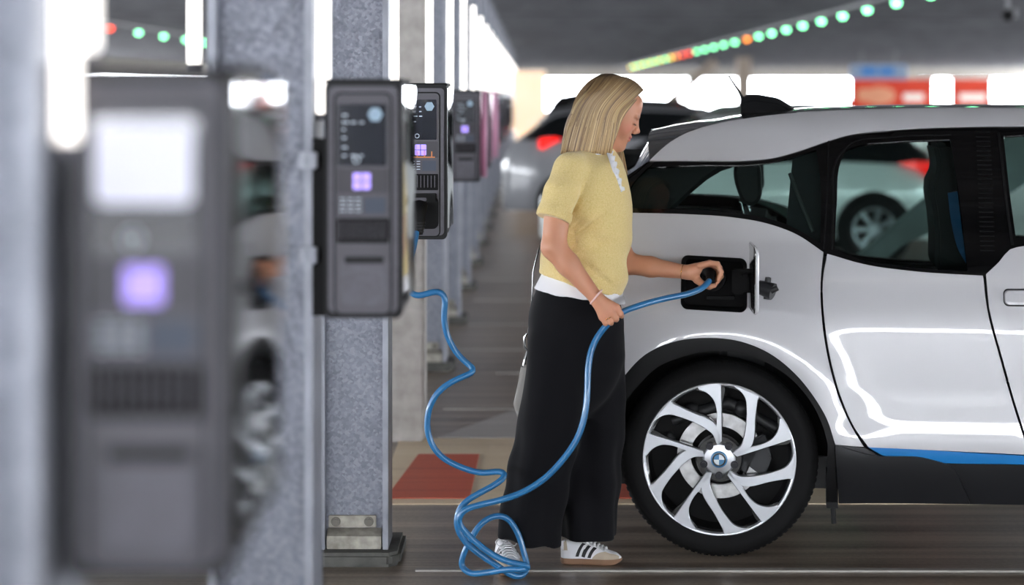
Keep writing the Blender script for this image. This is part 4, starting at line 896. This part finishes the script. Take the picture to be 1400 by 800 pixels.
hd=(v[:,2]>1.42)&(np.abs(v[:,1]-DW)<.12)
g=lambda c,r:np.exp(-(((loc[:,0]-c[0])/r[0])**2+((np.abs(loc[:,1])-c[1])/r[1])**2+((loc[:,2]-c[2])/r[2])**2))*hd
blend('d98272',np.clip(g((.062,.042,-.030),(.03,.025,.022))*.6,0,1)); blend('b8545a',np.clip(g((.093,.0,-.060),(.012,.019,.0105))*1.6,0,.85)); blend('d97f6e',np.clip(g((.108,0,-.030),(.012,.012,.010))*.5,0,1))
blend('4a3328',np.clip(g((.0885,.031,-.0095),(.010,.016,.0028))*1.6,0,.9)); blend('8a6a50',np.clip(g((.092,.030,.021),(.012,.017,.004))*1.1,0,.65))
kn=sum(np.exp(-(((v-np.array(K))**2).sum(1))/.012**2) for K in row); blend('cf7f6c',np.clip(kn*.4,0,.5))
tone(me,col); M_skin=attrmat('skin',.45,bump=(400,.08,.0006),sss=.12)
body=link('body',me,M_skin,woman,180)
# ---- yellow knit top
def rows_px(tab): return [(W(0,y_)[2],((l+r)/2-VX)/SW,DW+dy,(r-l)/2/SW,ay) for (y_,l,r,ay,dy) in tab]
fs=Field(arr(-.02,.46,.004),arr(DW-.33,DW+.31,.004),arr(.93,1.50,.004))
def sfold(x,y,z,a):
    f=.004*np.sin((x*1.0+z*1.15)*38+2*np.sin(y*14))*np.clip((1.32-z)/.15,0,1)+.005*np.sin((z-x*.7)*45+1)*np.clip((1.10-z)/.1,0,1)
    px=x/DW*F+VX; py=VY-(z-EYE)*SW
    for (ax_,ay_,bx_,by_,w_,dp) in ((771,330,832,281,.011,.012),(772,318,800,292,.009,.009),(776,345,836,318,.014,.006),(748,345,790,385,.009,.007),(796,352,840,392,.012,.005),(792,262,778,296,.008,.006)):
        L_=math.hypot(bx_-ax_,by_-ay_); t=((px-ax_)*(bx_-ax_)+(py-ay_)*(by_-ay_))/L_**2; dd=((px-ax_)*(by_-ay_)-(py-ay_)*(bx_-ax_))/L_/SW
        f=f+dp*np.exp(-(dd/w_)**2)*np.clip(t*5,0,1)*np.clip((1-t)*3,0,1)*(y<DW)
    return f
fs.loft(rows_px([(203,788,838,.068,0),(212,770,846,.112,0),(224,757,852,.158,0),(240,752,857,.18,0),(262,745,862,.185,0),(300,746,866,.178,0),(330,744,862.5,.170,0),(360,738,858,.168,0),(385,730.5,855,.177,0),(415,726,852,.182,0)]),.02,2.25,sfold)
SLV=[W(780,232,DW-.148),W(767,264,DW-.193),W(756.5,296,DW-.222),W(753.5,306,DW-.228)]
fs.chain(SLV,[.0535,.0568,.0550,.0545],.014); fs.cone(W(803,222,DW-.06),SLV[0],.046,.051,.03)
SL2=[W(806,228,DW+.150),W(820,262,DW+.185),W(834,298,DW+.19)]; fs.chain(SL2,[.058,.058,.055],.03); fs.cone(W(805,212,DW+.06),SL2[0],.05,.055,.03)
# cuffs: cut the sleeve below its hem and the body along the slanting hem
def hz(px): return W(px,372+ (px-733)*(402-372)/(852-733))[2]
cN=(SLV[3]-SLV[2]).normalized(); cP=W(757,299.5,DW-.222)
def cutf(x,y,z):
    zh=EYE-((372+((x/DW*F+VX)-733)*.252)-VY)/SW + .004*np.sin(x*60+y*30)
    bodyc=zh-z
    sl=((x-cP.x)*cN.x+(y-cP.y)*cN.y+(z-cP.z)*cN.z); near=(np.sqrt((x-cP.x)**2+(y-cP.y)**2+(z-cP.z)**2)-.13)
    cuff=np.where((y<DW-.150)&(near<.0)&((x-cP.x)<.062-(z-cP.z)*.2),sl,-1.0)
    return np.maximum(bodyc,cuff)
fs.cut(cutf)
me=fs.mesh('knit_top'); M_knit=mat('yellow_knit','e8cf8c',.9,sheen=.3,noise=(260,1,[(.3,'e2c982'),(.7,'eed79a')]))
nt=M_knit.node_tree; N=nt.nodes; L=nt.links; wv=N.new('ShaderNodeTexWave'); wv.inputs['Scale'].default_value=75; wv.bands_direction='Z'; wv.inputs['Distortion'].default_value=1.2
tc_=N['Texture Coordinate']; L.new(tc_.outputs['Object'],wv.inputs['Vector']); vn=N.new('ShaderNodeTexVoronoi'); vn.inputs['Scale'].default_value=210; L.new(tc_.outputs['Object'],vn.inputs['Vector'])
mm=N.new('ShaderNodeMath'); mm.operation='MULTIPLY_ADD'; mm.inputs[1].default_value=.6; L.new(wv.outputs['Fac'],mm.inputs[0]); L.new(vn.outputs['Distance'],mm.inputs[2]); bp=N.new('ShaderNodeBump'); bp.inputs['Strength'].default_value=.45; bp.inputs['Distance'].default_value=.003; L.new(mm.outputs[0],bp.inputs['Height']); L.new(bp.outputs[0],N['Principled BSDF'].inputs['Normal'])
top=link('knit_top',me,M_knit,woman,180)
# ribbed cuff of the near sleeve
b=B(); u1=cN.cross(Vector((0,1,0))).normalized(); u2=cN.cross(u1)
for k in range(44):
    a=2*PI*k/44; q=(u1*math.cos(a)+u2*math.sin(a)); b.tube([cP-cN*.030+q*.0552,cP-cN*.012+q*.0562,cP+cN*.001+q*.0548],[.0020,.0030,.0026],6)
b.obj('ribbed_cuff',M_knit,top,smooth=60)
# ---- white blouse: hem below the knit, collar above it
fw=Field(arr(-.03,.40,.004),arr(DW-.22,DW+.22,.004),arr(.88,1.06,.004))
fw.loft(rows_px([(372,742,850,.150,0),(390,732.5,850,.163,0),(402,725.5,852,.173,0),(422,722,857,.180,0)]),.01,2.25)
def cutw(x,y,z):
    px=x/DW*F+VX; zh=EYE-((391.5+(px-724)*.17+1.0*np.sin(px*.06+y*10)+.6*np.sin(px*.2))-VY)/SW; return zh-z
fw.cut(cutw); me=fw.mesh('blouse_hem'); M_blouse=mat('white_blouse','ececf0',.75,bump=(120,.2,.001)); link('blouse_hem',me,M_blouse,woman,180)
def ribbon(pts,wv_,name,m,par,th=.003):
    P=[]; q=catmull(pts,.008,False)
    for i,p in enumerate(q):
        f=.004*math.sin(i*1.9); P.append([p+wv_*0,p+wv_*.5+Vector((0,-.004,0))*1,p+wv_+Vector((f,-.002,f))])
    o=B().grid(P).obj(name,m,par,smooth=180); md=o.modifiers.new('t','SOLIDIFY'); md.thickness=th; return o
col_near=[W(790,207,DW-.075),W(808,207,DW-.088),W(824,206,DW-.072),W(833,208,DW-.045),W(839,213,DW-.015)]
ribbon(col_near,Vector((.004,-.018,-.016)),'blouse_collar',M_blouse,woman)
plk=[W(829,207,DW-.088),W(833,218,DW-.118),W(837,232,DW-.139),W(841,247,DW-.143),W(846,262,DW-.137)]
ribbon(plk,Vector((.020,.018,.002)),'blouse_placket',M_blouse,woman)
b=B()
for k in range(7): b.ball(W(834+2.2*k,212+8.2*k,DW-[.105,.128,.138,.142,.144,.142,.138][k])+Vector((.006,0,0)),(.0035,.0035,.0035),8)
b.obj('blouse_ruffle_beads',M_blouse,woman,smooth=180)
# ---- trousers
ft_=Field(arr(-.16,.38,.005),arr(DW-.25,DW+.27,.005),arr(.06,1.02,.005))
def row2(tab): return [(EYE-(y_-VY)/SW,((l+r)/2-VX)/SW,DW+dy,(r-l)/2/SW,ay) for (y_,l,r,ay,dy) in tab]
ft_.loft(row2([(378,740,842,.135,0),(400,731,844,.150,0),(418,725,849,.164,0),(435,722,853,.172,0),(470,722,853,.172,0),(490,721,854,.160,0),(520,730,845,.13,0),(545,745,830,.09,0),(570,765,805,.03,0)]),.01,2.3)
def tf(ph): return lambda x,y,z,a: .007*np.sin(a*5+ph+z*5)*np.clip((.75-z)/.4,0,1)+.0045*np.sin(z*33+x*20+ph)*np.exp(-((z-.33)/.2)**2)
ft_.loft(row2([(428,742,790,.05,-.06),(455,723,806,.086,-.075),(500,720,806,.094,-.07),(560,711,799,.10,-.055),(620,701,789,.104,-.02),(680,689.5,776,.108,.02),(730,682,767,.112,.055),(750,681,766,.112,.065)]),.02,2.2,tf(0))
ft_.loft(row2([(428,785,840,.05,.06),(455,768,852,.086,.075),(500,768,855,.092,.08),(560,769,856.5,.094,.09),(620,768,852,.096,.105),(680,768,848,.10,.125),(745,769,844,.104,.14)]),.03,2.2,tf(2))
def cutt(x,y,z):
    px=x/DW*F+VX
    zl=EYE-((731+(px-681)*.165+2*np.sin(px*.15))-VY)/(F/(DW+.065)); zr=EYE-((738.5+1.5*np.sin(px*.2))-VY)/(F/(DW+.14))
    nearleg=(y<DW+.055+.0)|(px<766); return np.where(px<767.5,zl-z,zr-z)
ft_.cut(cutt); me=ft_.mesh('trousers'); M_trs=mat('black_trousers','0d0d11',.85,spec=.15,sheen=.05,bump=(260,.15,.001)); trs=link('trousers',me,M_trs,woman,180)
# ---- hair: full base shape plus individual locks, all one mesh
fh=Field(arr(.06,.42,.004),arr(DW-.14,DW+.14,.004),arr(1.33,1.74,.004))
fh.ell(H(-.022,0,.040),(.095,.082,.086),HR,.01); fh.ell(H(-.034,0,-.01),(.080,.080,.085),HR,.02)
fh.chain([W(817,150),W(804,178),W(794,197)],[.080,.074,.064],.03); fh.cone(W(823,165,DW-.035),W(817,198,DW-.045),.045,.040,.02); fh.cone(W(821,165,DW+.03),W(817,195,DW+.045),.045,.035,.02)
def hcut(x,y,z):   # open the face
    q=np.stack(np.broadcast_arrays(x-HC.x,y-HC.y,z-HC.z),-1); M=np.array(HR.inverted()); lx=q@M[0]; lz=q@M[2]; ly=q@M[1]
    lim=.018+.5*np.clip(lz,0,.2)+.35*np.clip(lz-.05,0,.1)-.004*np.clip(np.abs(ly)*100-3,0,5)*.2
    lim=np.minimum(lim,.066+.35*np.clip(lz-.085,0,.1)); return np.maximum(lx-lim, EYE-(208-VY)/SW-z)
fh.cut(hcut); me=fh.mesh('hair')
v0=verts(me).copy(); q0=np.zeros(len(me.polygons)*4,np.int32); me.loops.foreach_get('vertex_index',q0); q0=q0.reshape(-1,4)
bmh=bmesh.new(); bmh.from_mesh(me); nb=len(bmh.verts); Bh=B(); Bh.bm.free(); Bh.bm=bmh; tones=[]
rnd=random.Random(3)
pal_=['7d6246','94754f','a98a5f','bb9b6c','c9ab7a','d8bd8c','8a6c4a','b2925f']
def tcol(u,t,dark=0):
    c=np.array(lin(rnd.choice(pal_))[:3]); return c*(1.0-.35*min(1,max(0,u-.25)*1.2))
locks=[]
for s in (-1,1):
    n=420 if s<0 else 200
    for i in range(n):
        u=((i+rnd.random())/n)**.85*1.12; j=rnd.uniform(-1,1)
        # start along the centre parting from forehead to crown, end along the bottom line
        st=H(.074-.136*u,s*.004,.078+.054*math.sin(PI*min(1,(u*.62+.22))) )
        th=R(20+95*u)
        m1=H(.052-.140*u,s*(.058+.014*math.sin(PI*u)),.074-.012*u+.02*math.sin(PI*u)); m2=H(.020-.140*u,s*.083,.010-.022*u); 
        ex=W(836-66*min(u,1.02)+2*j,206+5*rnd.random()+3*math.sin(PI*min(u,1)),DW+s*(.086+.030*math.sin(PI*u)-.03*u)); 
        m3=m2.lerp(ex,.5)+Vector((-.006*u,s*(.004),0))
        if u>1.05: m1=H(-.085,s*.03*rnd.random(),.08); m2=H(-.112,s*.05*rnd.random(),.0)
        locks.append((catmull([st,m1,m2,m3,ex],.014),rnd.uniform(.0018,.0038),u))
for i in range(16):   # strands in front of the far shoulder
    u=i/16; ex=W(832+26*u+rnd.uniform(-2,2),214+22*u+8*rnd.random(),DW+.03); st=H(.030,.055,-.01); locks.append((catmull([H(.055,.05,.05),st,W(838+10*u,190,DW+.05),W(838+14*u,206,DW+.04),ex],.014),.0035,u))
for i in range(14):   # loose fringe strands by the near cheek
    u=i/14; locks.append((catmull([H(.068,-.012,.088),H(.054-.02*u,-.058,.056),H(.036-.02*u,-.077,.0),W(842-6*u,188,DW-.078),W(836-8*u,203,DW-.08)],.014),rnd.uniform(.0025,.004),u))
lt=[]
def fsd(p):
    ix=[min(max((p[i]-a[0])/(a[1]-a[0]),1),len(a)-2.01) for i,a in enumerate((fh.xs,fh.ys,fh.zs))]; i0=[int(q) for q in ix]; t=[q-j for q,j in zip(ix,i0)]
    c=fh.F[i0[0]:i0[0]+2,i0[1]:i0[1]+2,i0[2]:i0[2]+2]; c=c[0]*(1-t[0])+c[1]*t[0]; c=c[0]*(1-t[1])+c[1]*t[1]; return float(c[0]*(1-t[2])+c[1]*t[2])
def pushout(p):
    for _ in range(10):
        f=fsd(p)
        if f>.0012: break
        g_=Vector([fsd(p+Vector(e_))-fsd(p-Vector(e_)) for e_ in ((.004,0,0),(0,.004,0),(0,0,.004))])
        if g_.length<1e-6: break
        p=p+g_.normalized()*min(.006,.0022-f)
    return p
def smoothp(P):
    for _ in range(2): P=[P[0]]+[(P[i-1]+P[i]*2+P[i+1])*.25 for i in range(1,len(P)-1)]+[P[-1]]
    return P
for pts,r,u in locks:
    if len(pts)>10 and r<.0039: pts=smoothp([pushout(p) for p in pts])
    m=len(pts); k0=len(bmh.verts); Bh.tube(pts,[r*(.55+.6*math.sin(PI*min(.95,(i+.6)/m))) for i in range(m)],6,flat=.8); c=tcol(u,0)
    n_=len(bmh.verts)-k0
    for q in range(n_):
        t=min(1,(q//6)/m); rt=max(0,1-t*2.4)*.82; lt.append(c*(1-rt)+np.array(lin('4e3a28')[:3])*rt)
bmh.to_mesh(me); bmh.free()
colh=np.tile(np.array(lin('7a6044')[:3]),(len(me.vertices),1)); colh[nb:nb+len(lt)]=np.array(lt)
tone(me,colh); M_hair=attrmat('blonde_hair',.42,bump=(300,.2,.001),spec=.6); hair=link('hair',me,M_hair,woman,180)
# eyelashes, ring, bracelets
b=B()
for s in (-1,1): b.tube([H(.083,s*.044,-.008),H(.0905,s*.034,-.0105),H(.0895,s*.022,-.008)],[.0010,.0014,.0010],6)
b.obj('eyelashes',mat('lash_brown','2c1e18',.6),woman)
M_gold=mat('gold','c9a060',.25,1.0); M_band=mat('pink_white_band','ecc8c4',.5)
def ringat(c,ax,r,t,name,m,par=woman,sq=1.0):
    ax=ax.normalized(); u=ax.orthogonal().normalized(); w_=ax.cross(u); P=[c+(u*math.cos(2*PI*k/28)+w_*math.sin(2*PI*k/28))*r for k in range(29)]; return B().tube(P,t,8,cap=False).obj(name,m,par,smooth=180)
ringat(W(815,406,DW-.246),(WR_-EL)+Vector((.02,0,.03)),.0285,.0030,'wrist_band',M_band); ringat(W(933.5,372,DW+.08),WR2-EL2,.0265,.0013,'bracelet',M_gold)
K=row[1]; ringat(K+dirv*.013,dirv,.0112,.0014,'finger_ring',M_gold)
# ---- shoes
M_sw=mat('shoe_white_leather','e4e4e8',.5,bump=(150,.15,.001)); M_ss=mat('shoe_beige_suede','b9ab98',.85); M_gum=mat('gum_sole','8d6c54',.6); M_sb=mat('shoe_black_stripe','121216',.5); M_lace=mat('shoe_lace','f0f0f2',.8)
def shoe(label,mt,group):
    # local: x forward from heel, z up, y lateral; length .285 scaled by matrix
    t=thing('sneaker',label,'shoe',mt.translation,group,world=True)
    T=lambda x,y,z: mt@Vector((x,y,z))
    def wid(x): return np.interp(x,[-.002,.01,.04,.09,.14,.185,.225,.25,.262],[.010,.026,.034,.033,.039,.044,.038,.024,.006])
    def yc(x): return .004*math.sin(x*12)
    def sect(x,z): return wid(x)
    P=[]; n=26; xs=[-.002+.264*k/40 for k in range(41)]
    def ring(s,z,ins): 
        out=[]
        for k in range(41): out.append(T(xs[k]+(ins if k<8 else -ins if k>33 else 0)*(1 if True else 0),yc(xs[k])-(wid(xs[k])-ins*.6)*1,z(xs[k])))
        for k in range(40,-1,-1): out.append(T(xs[k]+(ins if k<8 else -ins if k>33 else 0),yc(xs[k])+(wid(xs[k])-ins*.6),z(xs[k])))
        return out
    so=B(); r0=ring(1,lambda x:.0+.010*max(0,(x-.21)/.05)**2,.003); r1=ring(1,lambda x:.008+.008*max(0,(x-.21)/.05)**2,-.002); r2=ring(1,lambda x:.024,-.002); r3=ring(1,lambda x:.025,.004)
    so.grid([r0,r1,r2,r3],closev=True); so.poly(r0[::-1]); so.poly(r3); sole=so.obj('sole',M_gum,t,smooth=50)
    # upper: height profile from heel to toe
    hp=lambda x: float(np.interp(x,[-.002,.02,.06,.095,.14,.18,.21,.24,.262],[.085,.092,.088,.090,.078,.062,.050,.043,.028]))
    P=[]
    for k in range(41):
        x=xs[k]; w=wid(x); h=hp(x); row_=[]
        for q in range(17):
            a=PI*q/16; e=.62 if x<.1 else .75
            row_.append(T(x-.004*math.sin(a)*(x<.03),yc(x)-math.copysign(abs(math.cos(a))**.75,math.cos(a))*w*(1 if x>.1 else 1-.22*math.sin(a)),.022+(h-.022)*abs(math.sin(a))**e))
        P.append(row_)
    up=B().grid(P); up.obj('upper',M_sw,t,smooth=60)
    def side(x,f,off,s=-1):   # point on the flank; f 0..1 up the wall
        w=wid(x); h=hp(x); a=f*PI/2; e=.62 if x<.1 else .75
        return T(x,yc(x)+s*(math.cos(a)**.75*w*(1 if x>.1 else 1-.22*math.sin(a))+off),.022+(h-.022)*math.sin(a)**e+off*.5)
    for s in (-1,1):
        for k in range(3):
            x0_=.062+.026*k; b=B(); rows__=[]
            for q in range(9):
                f=.03+.62*q/8; xx=x0_+.030*q/8*1.0; rows__.append([side(xx,f,.0012,s),side(xx+.0145,f,.0012,s)])
            b.grid(rows__).obj('stripe',M_sb,t)
        b=B(); rows__=[[side(x,f,.001,s) for x in np.linspace(.132+f*.10,.252,14)] for f in np.linspace(.0,.60,8)]; b.grid(rows__).obj('suede_toe_guard',M_ss,t,smooth=60)
        b=B(); rows__=[[side(x,f,.001,s) for x in np.linspace(.002,.030-.012*f,6)] for f in np.linspace(.2,.95,7)]; b.grid(rows__).obj('heel_tab',M_ss,t,smooth=60)
    b=B()
    for k in range(6):
        x=.110+.0155*k; h=hp(x)+.004; b.tube([T(x,-.024,h-.010),T(x+.004,-.010,h+.001),T(x+.008,.010,h+.001),T(x+.010,.024,h-.010)],.0030,6); b.tube([T(x+.008,-.024,h-.012),T(x+.004,-.008,h+.002),T(x+.0,.012,h+.002),T(x-.002,.024,h-.010)],.0026,6)
    for s in (-1,1): b.tube(catmull([T(.106,0,.096),T(.096,s*.02,.104),T(.110,s*.038,.094),T(.122,s*.028,.082),T(.110,s*.006,.094)],.006),.0026,6)
    b.obj('laces',M_lace,t,smooth=60); return t
G='sneakers of the woman'
pr_=W(769,0,DW+.14); m1=Matrix.Translation((pr_.x-.003,DW+.14,0))@Matrix.Rotation(R(-4),4,'Z')@Matrix.Diagonal((.80,.95,.88,1))
shoe('white sneaker with three black stripes seen from the side, by the car wheel',m1,G)
tp=at(700,772,7.21); m2=Matrix.Translation((tp.x-.052,7.24+.0,0))@Matrix.Rotation(R(-60),4,'Z')@Matrix.Diagonal((.86,.95,.95,1)); m2=Matrix.Translation((at(686,750,7.30).x-.002,DW+.135,0))@Matrix.Rotation(R(-78),4,'Z')@Matrix.Diagonal((.86,.98,1.0,1))
shoe('white laced sneaker pointing at the camera behind the looped blue cable',m2,G)
# ---- handbag with strap behind her
bagt=thing('handbag','grey handbag with silver clasp hanging behind the hip of the woman','handbag',(0,7.32,.5),world=True)
M_bag=mat('grey_leather','b5b2ad',.45,bump=(60,.3,.001)); d=7.31
pts=[at(*p,d) for p in ((713,498),(707,530),(702,552),(708,572),(735,584),(760,584),(760,500))]
B().prism([(p.x,p.z) for p in pts],d-.025,d+.025,'y').obj('bag_body',M_bag,bagt,bevel=.008,seg=2)
B().tube([at(720,456,d),at(717,462,d),at(717,474,d),at(721,480,d)],.004,8).obj('clasp',M_chr,bagt,smooth=60); B().tube([at(722,478,d),at(718,492,d),at(716,500,d)],.005,8).box((at(721,0,d).x,d-.01,at(0,474,d).z),(at(729,0,d).x,d+.01,at(0,459,d).z)).obj('ring_and_buckle',M_blk,bagt)
B().tube([at(722,458,d),at(727,420,d),at(729,372,d),at(736,344,d+.0),at(752,300,d),at(775,240,d)],.0065,8,flat=.5).obj('strap',M_blk,bagt,smooth=60)
# ================================================================ the blue charging cable
M_cable=mat('blue_cable','2a70a4',.32,coat=.35,bump=(30,.05,.001))
dc=6.98
path=[(569,318,7.09),(567,332,7.06),(562,352,7.03),(557,380,7.0),(558,398,6.99),(568,405,6.985),(583,402,6.98),(599,398,6.98),(608,403,6.98),(607,425,6.985),(608,445,6.99),(614,465,6.995),(626,485,7.0),(640,498,7.0),(648,504,6.99),(649,508,6.985),(640,512,6.98),(618,522,6.975),(600,535,6.975),(588,555,6.98),(584,580,6.985),(589,605,6.99),(604,625,6.995),(628,638,7.0),(660,647,7.0),(688,645,6.995),(693,648,6.985),(686,656,6.975),(660,672,6.965),(638,685,6.96),(627,698,6.96),(624,716,6.96),(632,736,6.965),(655,757,6.97),(682,775,6.985),(705,789,7.005),(716,790,7.03),(721,779,7.05),(716,755,7.06),(706,725,7.06),(692,707,7.055),(676,705,7.04),(660,714,7.03),(645,735,7.03),(633,760,7.035),(630,775,7.04),(640,783.5,7.03),(665,783,7.0),(700,778,6.95),(723,777,6.93),(724,774,6.925),(705,771,6.92),(680,762,6.92),(655,745,6.92),(637,728,6.915),(626,712,6.91),(631,700,6.905),(650,692,6.90),(680,685,6.885),(715,673,6.875),(745,654,6.87),(770,628,6.865),(790,598,6.865),(800,565,6.87),(803,535,6.875),(804,505,6.885),(808,480,6.893),(817,460,6.90),(828,446,dh+.016),(838,436,dh+.016),(849,427,dh+.018),(865,421,6.91),(890,413,6.96),(915,407,7.02),(940,402,7.08),(956,396,7.12),(965,390,7.155),(970,384,7.175)]
cp_=[at(*p) for p in path]
for p in cp_: p.z=max(p.z,.013)
cb=thing('charging_cable','long blue charging cable looping on the floor from the charger to the white car','cable',(cp_[40].x,cp_[40].y,0),world=True)
sm=catmull(cp_,.012)
for _ in range(3): sm=[sm[0]]+[(sm[i-1]+sm[i]*2+sm[i+1])*.25 for i in range(1,len(sm)-1)]+[sm[-1]]
B().tube(sm,.0105,14).obj('cable_sheath',M_cable,cb,smooth=60)
hp0=W(971,386,d2-.03); hp1=W(972,375,d2+.01); hp2=Vector((hp1.x+.002,YC-.86+.03,hp1.z+.004)); b=B().tube([hp0,hp0.lerp(hp1,.4),hp1,hp1.lerp(hp2,.5),hp2],[.0125,.016,.0175,.020,.026],18)
for k in range(4): 
    q=hp0.lerp(hp1,.05+.2*k); b.tube([q,q.lerp(hp1,.08)],.0165,14)
b.obj('connector',M_black,cb,smooth=45)
# ================================================================ camera, light
cam=bpy.data.cameras.new('camera'); co=bpy.data.objects.new('camera',cam); COL.objects.link(co); co.location=(0,0,EYE); co.rotation_euler=(PI/2,0,0)
cam.sensor_width=36; cam.lens=F/1400*36; cam.shift_x=-(VX-700)/1400; cam.shift_y=-(400-VY)/1400; cam.clip_end=400; cam.clip_start=.1
cam.dof.use_dof=True; cam.dof.focus_distance=7.2; cam.dof.aperture_fstop=cam.lens/42.0
sc.camera=co
w=bpy.data.worlds.new('sky'); sc.world=w; w.use_nodes=True; nt=w.node_tree; bg_=nt.nodes['Background']
tcw=nt.nodes.new('ShaderNodeTexCoord'); sx=nt.nodes.new('ShaderNodeSeparateXYZ'); rp=nt.nodes.new('ShaderNodeValToRGB')
nt.links.new(tcw.outputs['Generated'],sx.inputs[0]); nt.links.new(sx.outputs[2],rp.inputs[0]); nt.links.new(rp.outputs[0],bg_.inputs[0])
e=rp.color_ramp.elements; e[0].position=0.0; e[0].color=(.82,.85,.9,1); e[1].position=.35; e[1].color=(.9,.95,1,1)
bg_.inputs[1].default_value=36.0
def portal(loc,rot,sx_,sy_):
    l=bpy.data.lights.new('daylight_portal','AREA'); l.shape='RECTANGLE'; l.size=sx_; l.size_y=sy_; l.cycles.is_portal=True
    o=bpy.data.objects.new('daylight_portal',l); COL.objects.link(o); o.location=loc; o.rotation_euler=rot
portal(((XL+XR)/2,YN,1.76),(PI/2,0,PI),XR-XL,1.5)
portal((XL,(YN+YF)/2,1.72),(PI/2,0,PI/2+PI),YF-YN,1.56); portal((XR,(YN+YF)/2,1.72),(PI/2,0,PI/2),YF-YN,1.56)
# unseen fill lights added over bays and aisle to brighten the foreground
M_diff=mat('fill_diffuser','ffffff',.5,emit=('fffaf2',2.5)); M_body=mat('fill_body','c8c8c8',.5)
def fill_lamp(label,loc,rot=0,group='added fill lights'):
    t=thing('fill_light',label,'lamp',(0,0,0),group); B().box((-.75,-.07,0),(.75,.07,.05)).obj('housing',M_body,t,bevel=.01); B().box((-.73,-.055,-.025),(.73,.055,0)).obj('fill_light_diffuser',M_diff,t,bevel=.01)  # housing here is part of the added fill light
    t.location=loc; t.rotation_euler=(0,0,rot); return t
l0=None
for (x,y) in FILLS:
    lb='long added fill light above the picture, over the parking bays'
    if l0 is None: l0=fill_lamp(lb,(x,y,CZ-.3))
    else: dup(l0,(x,y,CZ-.3),lb)
vs=sc.view_settings; vs.view_transform='Standard'; vs.look='None'; vs.gamma=1; vs.use_curve_mapping=False; vs.exposure=EXPO
for o in bpy.data.objects:
    if '_w' in o: del o['_w']
